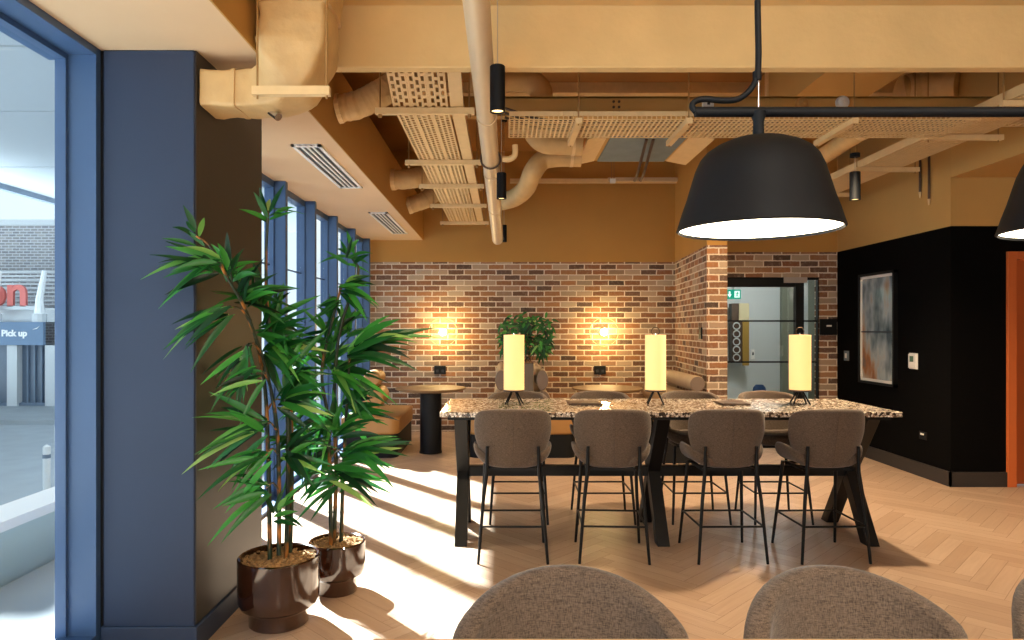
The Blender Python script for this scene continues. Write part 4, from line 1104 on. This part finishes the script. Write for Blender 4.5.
# services at the far side
t = thing('rectangular_duct', (2.7, 6, 3.35), 'large ochre rectangular duct running back beyond the beam', 'duct')
MB().box(2.42, 3.02, 4.12, 7.0, 3.42, 3.85).build('duct', M['paint'], t); 
for y in (4.9, 6.2): MB().box(2.40, 3.04, y, y + .04, 3.40, 3.87).build('flange', M['traypaint'], t)
for x in (2.5, 2.94):
    m_ = MB(); rod(m_, x, 5.6, 3.84, 4.1); m_.build('hanger_rod', M['rodp'], t)
t = thing('wrapped_pipe', P(850, 138, 6), 'ochre wrapped pipe slanting down behind the downlight', 'pipe')
q = [P(874, 121.5, 5.3), P(862, 130, 5.45), P(850, 138, 5.6), P(820, 158, 6.3), P(795, 172, 7.0)]
MB().tube(smooth_path(q, 6), .075, 18).build('pipe', M['wrap'], t, smooth=60)
for j in (1, 3): 
    d = (q[j + 1] - q[j]).normalized() if j < 4 else Vector((0, 1, 0)); MB().tube([q[j] - d * .02, q[j] + d * .02], .082, 18).build('band', M['traypaint'], t)
t = thing('flexible_duct', P(960, 88, 6), 'large wrapped duct lying across above the side tray', 'duct')
q = smooth_path([P(905, 92, 6.6), P(930, 86, 6.5), P(965, 82, 6.3), P(1000, 78, 6.2), P(1030, 72, 6.2)], 10)
q = [p for p in q if p.x < 4.24]
MB().tube(q, [.15 * (1 + .06 * math.sin(j * 1.7)) for j in range(len(q))], 20).build('duct', M['wrap'], t, smooth=70)
MB().tube([q[0] - Vector((.03, 0, 0)), q[0] + Vector((.03, 0, 0))], .165, 20).build('collar', M['traypaint'], t)
for i, px in enumerate((922, 931)):
    y = 4.27 * F / (px - CX); zb = H - ((198, 205)[i] - CY) * y / F
    t = thing('wall_conduit', (4.25, y, zb), ['vertical conduit on the ochre bulkhead farther from the lamp', 'vertical conduit on the ochre bulkhead closer to the lamp'][i], 'conduit', 'conduits on the bulkhead')
    MB().tube([(4.25, y, zb + .05), (4.25, y, 3.6)], .012, 8).build('tube', M['wood'], t); MB().tube([(4.25, y, zb), (4.25, y, zb + .06)], [.006, .014], 8).build('tip', M['traypaint'], t)
# linear grilles
for y0, y1, l in ((4.8, 6.25, 'white slot grille in the window ceiling strip nearer the duct'), (7.59, 9.25, 'white slot grille in the window ceiling strip near the back wall')):
    t = thing('ceiling_vent', (-1.39, (y0 + y1) / 2, 2.79), l, 'vent', 'slot grilles in the window ceiling strip')
    MB().box(-1.46, -1.30, y0 + .02, y1 - .02, 2.794, 2.799).build('backing', M['grille'], t)
    fr = MB().box(-1.485, -1.46, y0, y1, 2.785, 2.8).box(-1.30, -1.275, y0, y1, 2.785, 2.8).box(-1.485, -1.275, y0, y0 + .035, 2.785, 2.8).box(-1.485, -1.275, y1 - .035, y1, 2.785, 2.8)
    fr.build('frame', M['white'], t)
    for j in range(3): MB().box(-1.428 + j * .04, -1.412 + j * .04, y0, y1, 2.786, 2.797).build('slat', M['white'], t)

# ------------------------------------------------------------------ lamps
def light(kind, name, loc, energy, colr, size=.05, rot=(0, 0, 0), spot=None, parent=None, blend=.4):
    l = bpy.data.lights.new(name, kind); l.energy = energy; l.color = colr
    o = bpy.data.objects.new(name, l); col.objects.link(o)
    off = OFF.get(parent, Vector((0, 0, 0)))
    o.location = Vector(loc) - off; o.rotation_euler = rot
    if kind == 'AREA': l.size = size
    else: l.shadow_soft_size = size
    if kind == 'SPOT': l.spot_size = R(spot); l.spot_blend = blend
    if parent: o.parent = parent
    return o
W1 = (1, .72, .42)
def downlight(px, ytop, ybot, Y, r, label, ztop, cord_m):
    c = P(px, ybot, Y); h_ = (ybot - ytop) * Y / F
    t_ = thing('pendant_downlight', (c.x, Y, c.z), label, 'pendant light', 'black cylinder downlights')
    MB().lathe([(r * .8, .012), (r * .86, 0), (r, 0), (r, h_ - .004), (r - .004, h_), (0, h_)], (c.x, Y, c.z), 28).build('housing', M['shadeblack'], t_, smooth=40)
    MB().lathe([(r * .82, .008), (0, .006)], (c.x, Y, c.z), 28).build('lens', M['downglow'], t_)
    MB().tube([(c.x, Y, c.z + h_), (c.x, Y, ztop)], .0028, 6).build('cord', cord_m, t_)
    MB().lathe([(0, 0), (.04, 0), (.04, -.03), (0, -.03)], (c.x, Y, ztop), 20).build('ceiling_rose', M['shadeblack'], t_)
    light('SPOT', 'downlight_lamp', (c.x, Y, c.z - .01), DL, W1, .03, (0, 0, 0), 100, t_, .6)
DL = 45
cm = mat('cord_grey', 'b9a68c', .6)
downlight(497.5, 66, 112, 3.4, .038, 'black cylinder downlight in front of the pale beam', 3.30, cm)
downlight(501.5, 173, 199, 5.0, .036, 'black cylinder downlight halfway along the pale pipe', 4.1, cm)
downlight(504, 225, 242, 8.45, .035, 'smallest black cylinder downlight by the far end of the pipe', 4.1, cm)
downlight(855, 172, 200, 5.72, .042, 'black cylinder downlight hanging beside the side tray', 2.97, cm)

# rail pendant with dome shades
LY, LZ = 1.0, 1.643
lx = (758.5 - CX) / F
rp = thing('rail_pendant', (lx + .484, LY, LZ), 'black rail pendant with large dome shades lit warm white', 'pendant lamp')
zr = H - (112 - CY) / F
MB().tube([((695 - CX) / F, LY, zr), (lx + 1.065, LY, zr)], .0075, 16).build('rail', M['shadeblack'], rp, smooth=50)
for i in range(3):
    x = lx + .4895 * i
    prof = [(84.5, 229.5), (82, 222), (79, 212), (74, 198), (69, 181), (65, 168), (60, 157), (54, 150), (44, 143.5), (32, 138.5), (18, 135), (8, 134)]
    pr = [(.945 * r_ / F, H - (229.5 + (y - 229.5) * .965 - CY) / F) for r_, y in prof]
    inner = [(r_ - .003, z - .002) for r_, z in pr]
    outer = [pr[0]] + pr + [(0, pr[-1][1])]
    sd_ = MB().lathe([(0, inner[-1][1])] + inner[::-1] + outer[1:], (x, LY, 0), 64).build('shade', M['shadeblack'], rp, smooth=40)
    MB().lathe([(0, H - (228.0 - CY) / F), (77 / F, H - (228.0 - CY) / F), (77 / F, H - (226 - CY) / F), (0, H - (226 - CY) / F)], (x, LY, 0), 64).build('diffuser', M['lampglow'], sd_)
    MB().tube([(x, LY, H - (135 - CY) / F), (x, LY, H - (122 - CY) / F), (x, LY, zr)], [.008, .0075, .012], 16).build('stem', M['shadeblack'], rp, smooth=50)
    MB().tube([(x, LY, zr), (x, LY, 3.3)], .0007, 6).build('suspension_wire', M['chrome'], rp)
cp = [P(696, 112, LY), P(692, 106, LY), P(696, 101, LY), P(706, 99, LY), P(722, 100.5, LY), P(738, 99, LY), P(750, 90, LY), P(757, 76, LY), P(758.5, 55, LY), P(758, 25, LY), P(757.5, -20, LY), P(757.5, -200, LY), P(757.5, -900, LY)]
MB().tube(smooth_path(cp, 6), .0045, 10).build('cord', M['shadeblack'], rp, smooth=60)
for q in (7, 10): MB().tube([cp[q] - Vector((0, 0, .006)), cp[q] + Vector((0, 0, .006))], .0065, 10).build('cord_clip', M['shadeblack'], rp)

# ------------------------------------------------------------------ light
for i, (x, y) in enumerate(((.2, -1.4), (2.6, -1.4), (1.4, -3.0))):
    light('AREA', 'rear_fill_light', (x, y, 2.7), 38, (1, .9, .78), 1.0, (R(38), 0, 0))  # fill light added behind the camera, without a fixture
light('SPOT', 'unseen_spot', (2.66, 5.25, 3.02), 320, (1, .76, .48), .05, (0, 0, 0), 135, None, .8)
light('SPOT', 'unseen_spot', (1.0, 6.6, 3.0), 70, (1, .72, .42), .08, (0, 0, 0), 130, None, .8)  # spot added as fill among the services, without a fixture
light('SPOT', 'unseen_spot', (2.35, 6.75, 3.05), 105, (1, .70, .38), .06, (R(25), 0, 0), 110, None, .9)  # spot added to wash the pier, without a fixture
light('POINT', 'corridor_fill_light', (3.9, 10.2, 2.45), 36, (1, .98, .94), .15)  # unseen point light added to brighten the corridor

sun = bpy.data.lights.new('sun', 'SUN'); sun.energy = 32; sun.angle = R(1.6); sun.color = (.95, .98, 1)
so = bpy.data.objects.new('sun', sun); col.objects.link(so)
el = R(42); hd = Vector((1, -1.17, 0)).normalized() * math.cos(el); dv = Vector((hd.x, hd.y, -math.sin(el)))
so.rotation_euler = dv.to_track_quat('-Z', 'Y').to_euler()
w = bpy.data.worlds.new('World'); sc.world = w; w.use_nodes = True
bg = w.node_tree.nodes['Background']; bg.inputs[0].default_value = (.72, .86, 1, 1); bg.inputs[1].default_value = 1.0

# ------------------------------------------------------------------ camera
cam = bpy.data.cameras.new('Camera'); co = bpy.data.objects.new('Camera', cam); col.objects.link(co)
co.location = (0, 0, H); co.rotation_euler = (PI / 2, 0, 0)
cam.sensor_width = 36; cam.lens = F / 1024 * 36; cam.shift_x = 10 / 1024; cam.shift_y = 9 / 1024 * -1 * -1
cam.clip_start = .02
sc.camera = co
sc.view_settings.view_transform = 'Standard'; sc.view_settings.look = 'None'; sc.view_settings.gamma = 1; sc.view_settings.use_curve_mapping = False
sc.view_settings.exposure = 0.6
cy = sc.cycles
cy.use_denoising = True; cy.max_bounces = 10; cy.diffuse_bounces = 5; cy.transparent_max_bounces = 24; cy.sample_clamp_indirect = 6; cy.caustics_reflective = False; cy.caustics_refractive = False
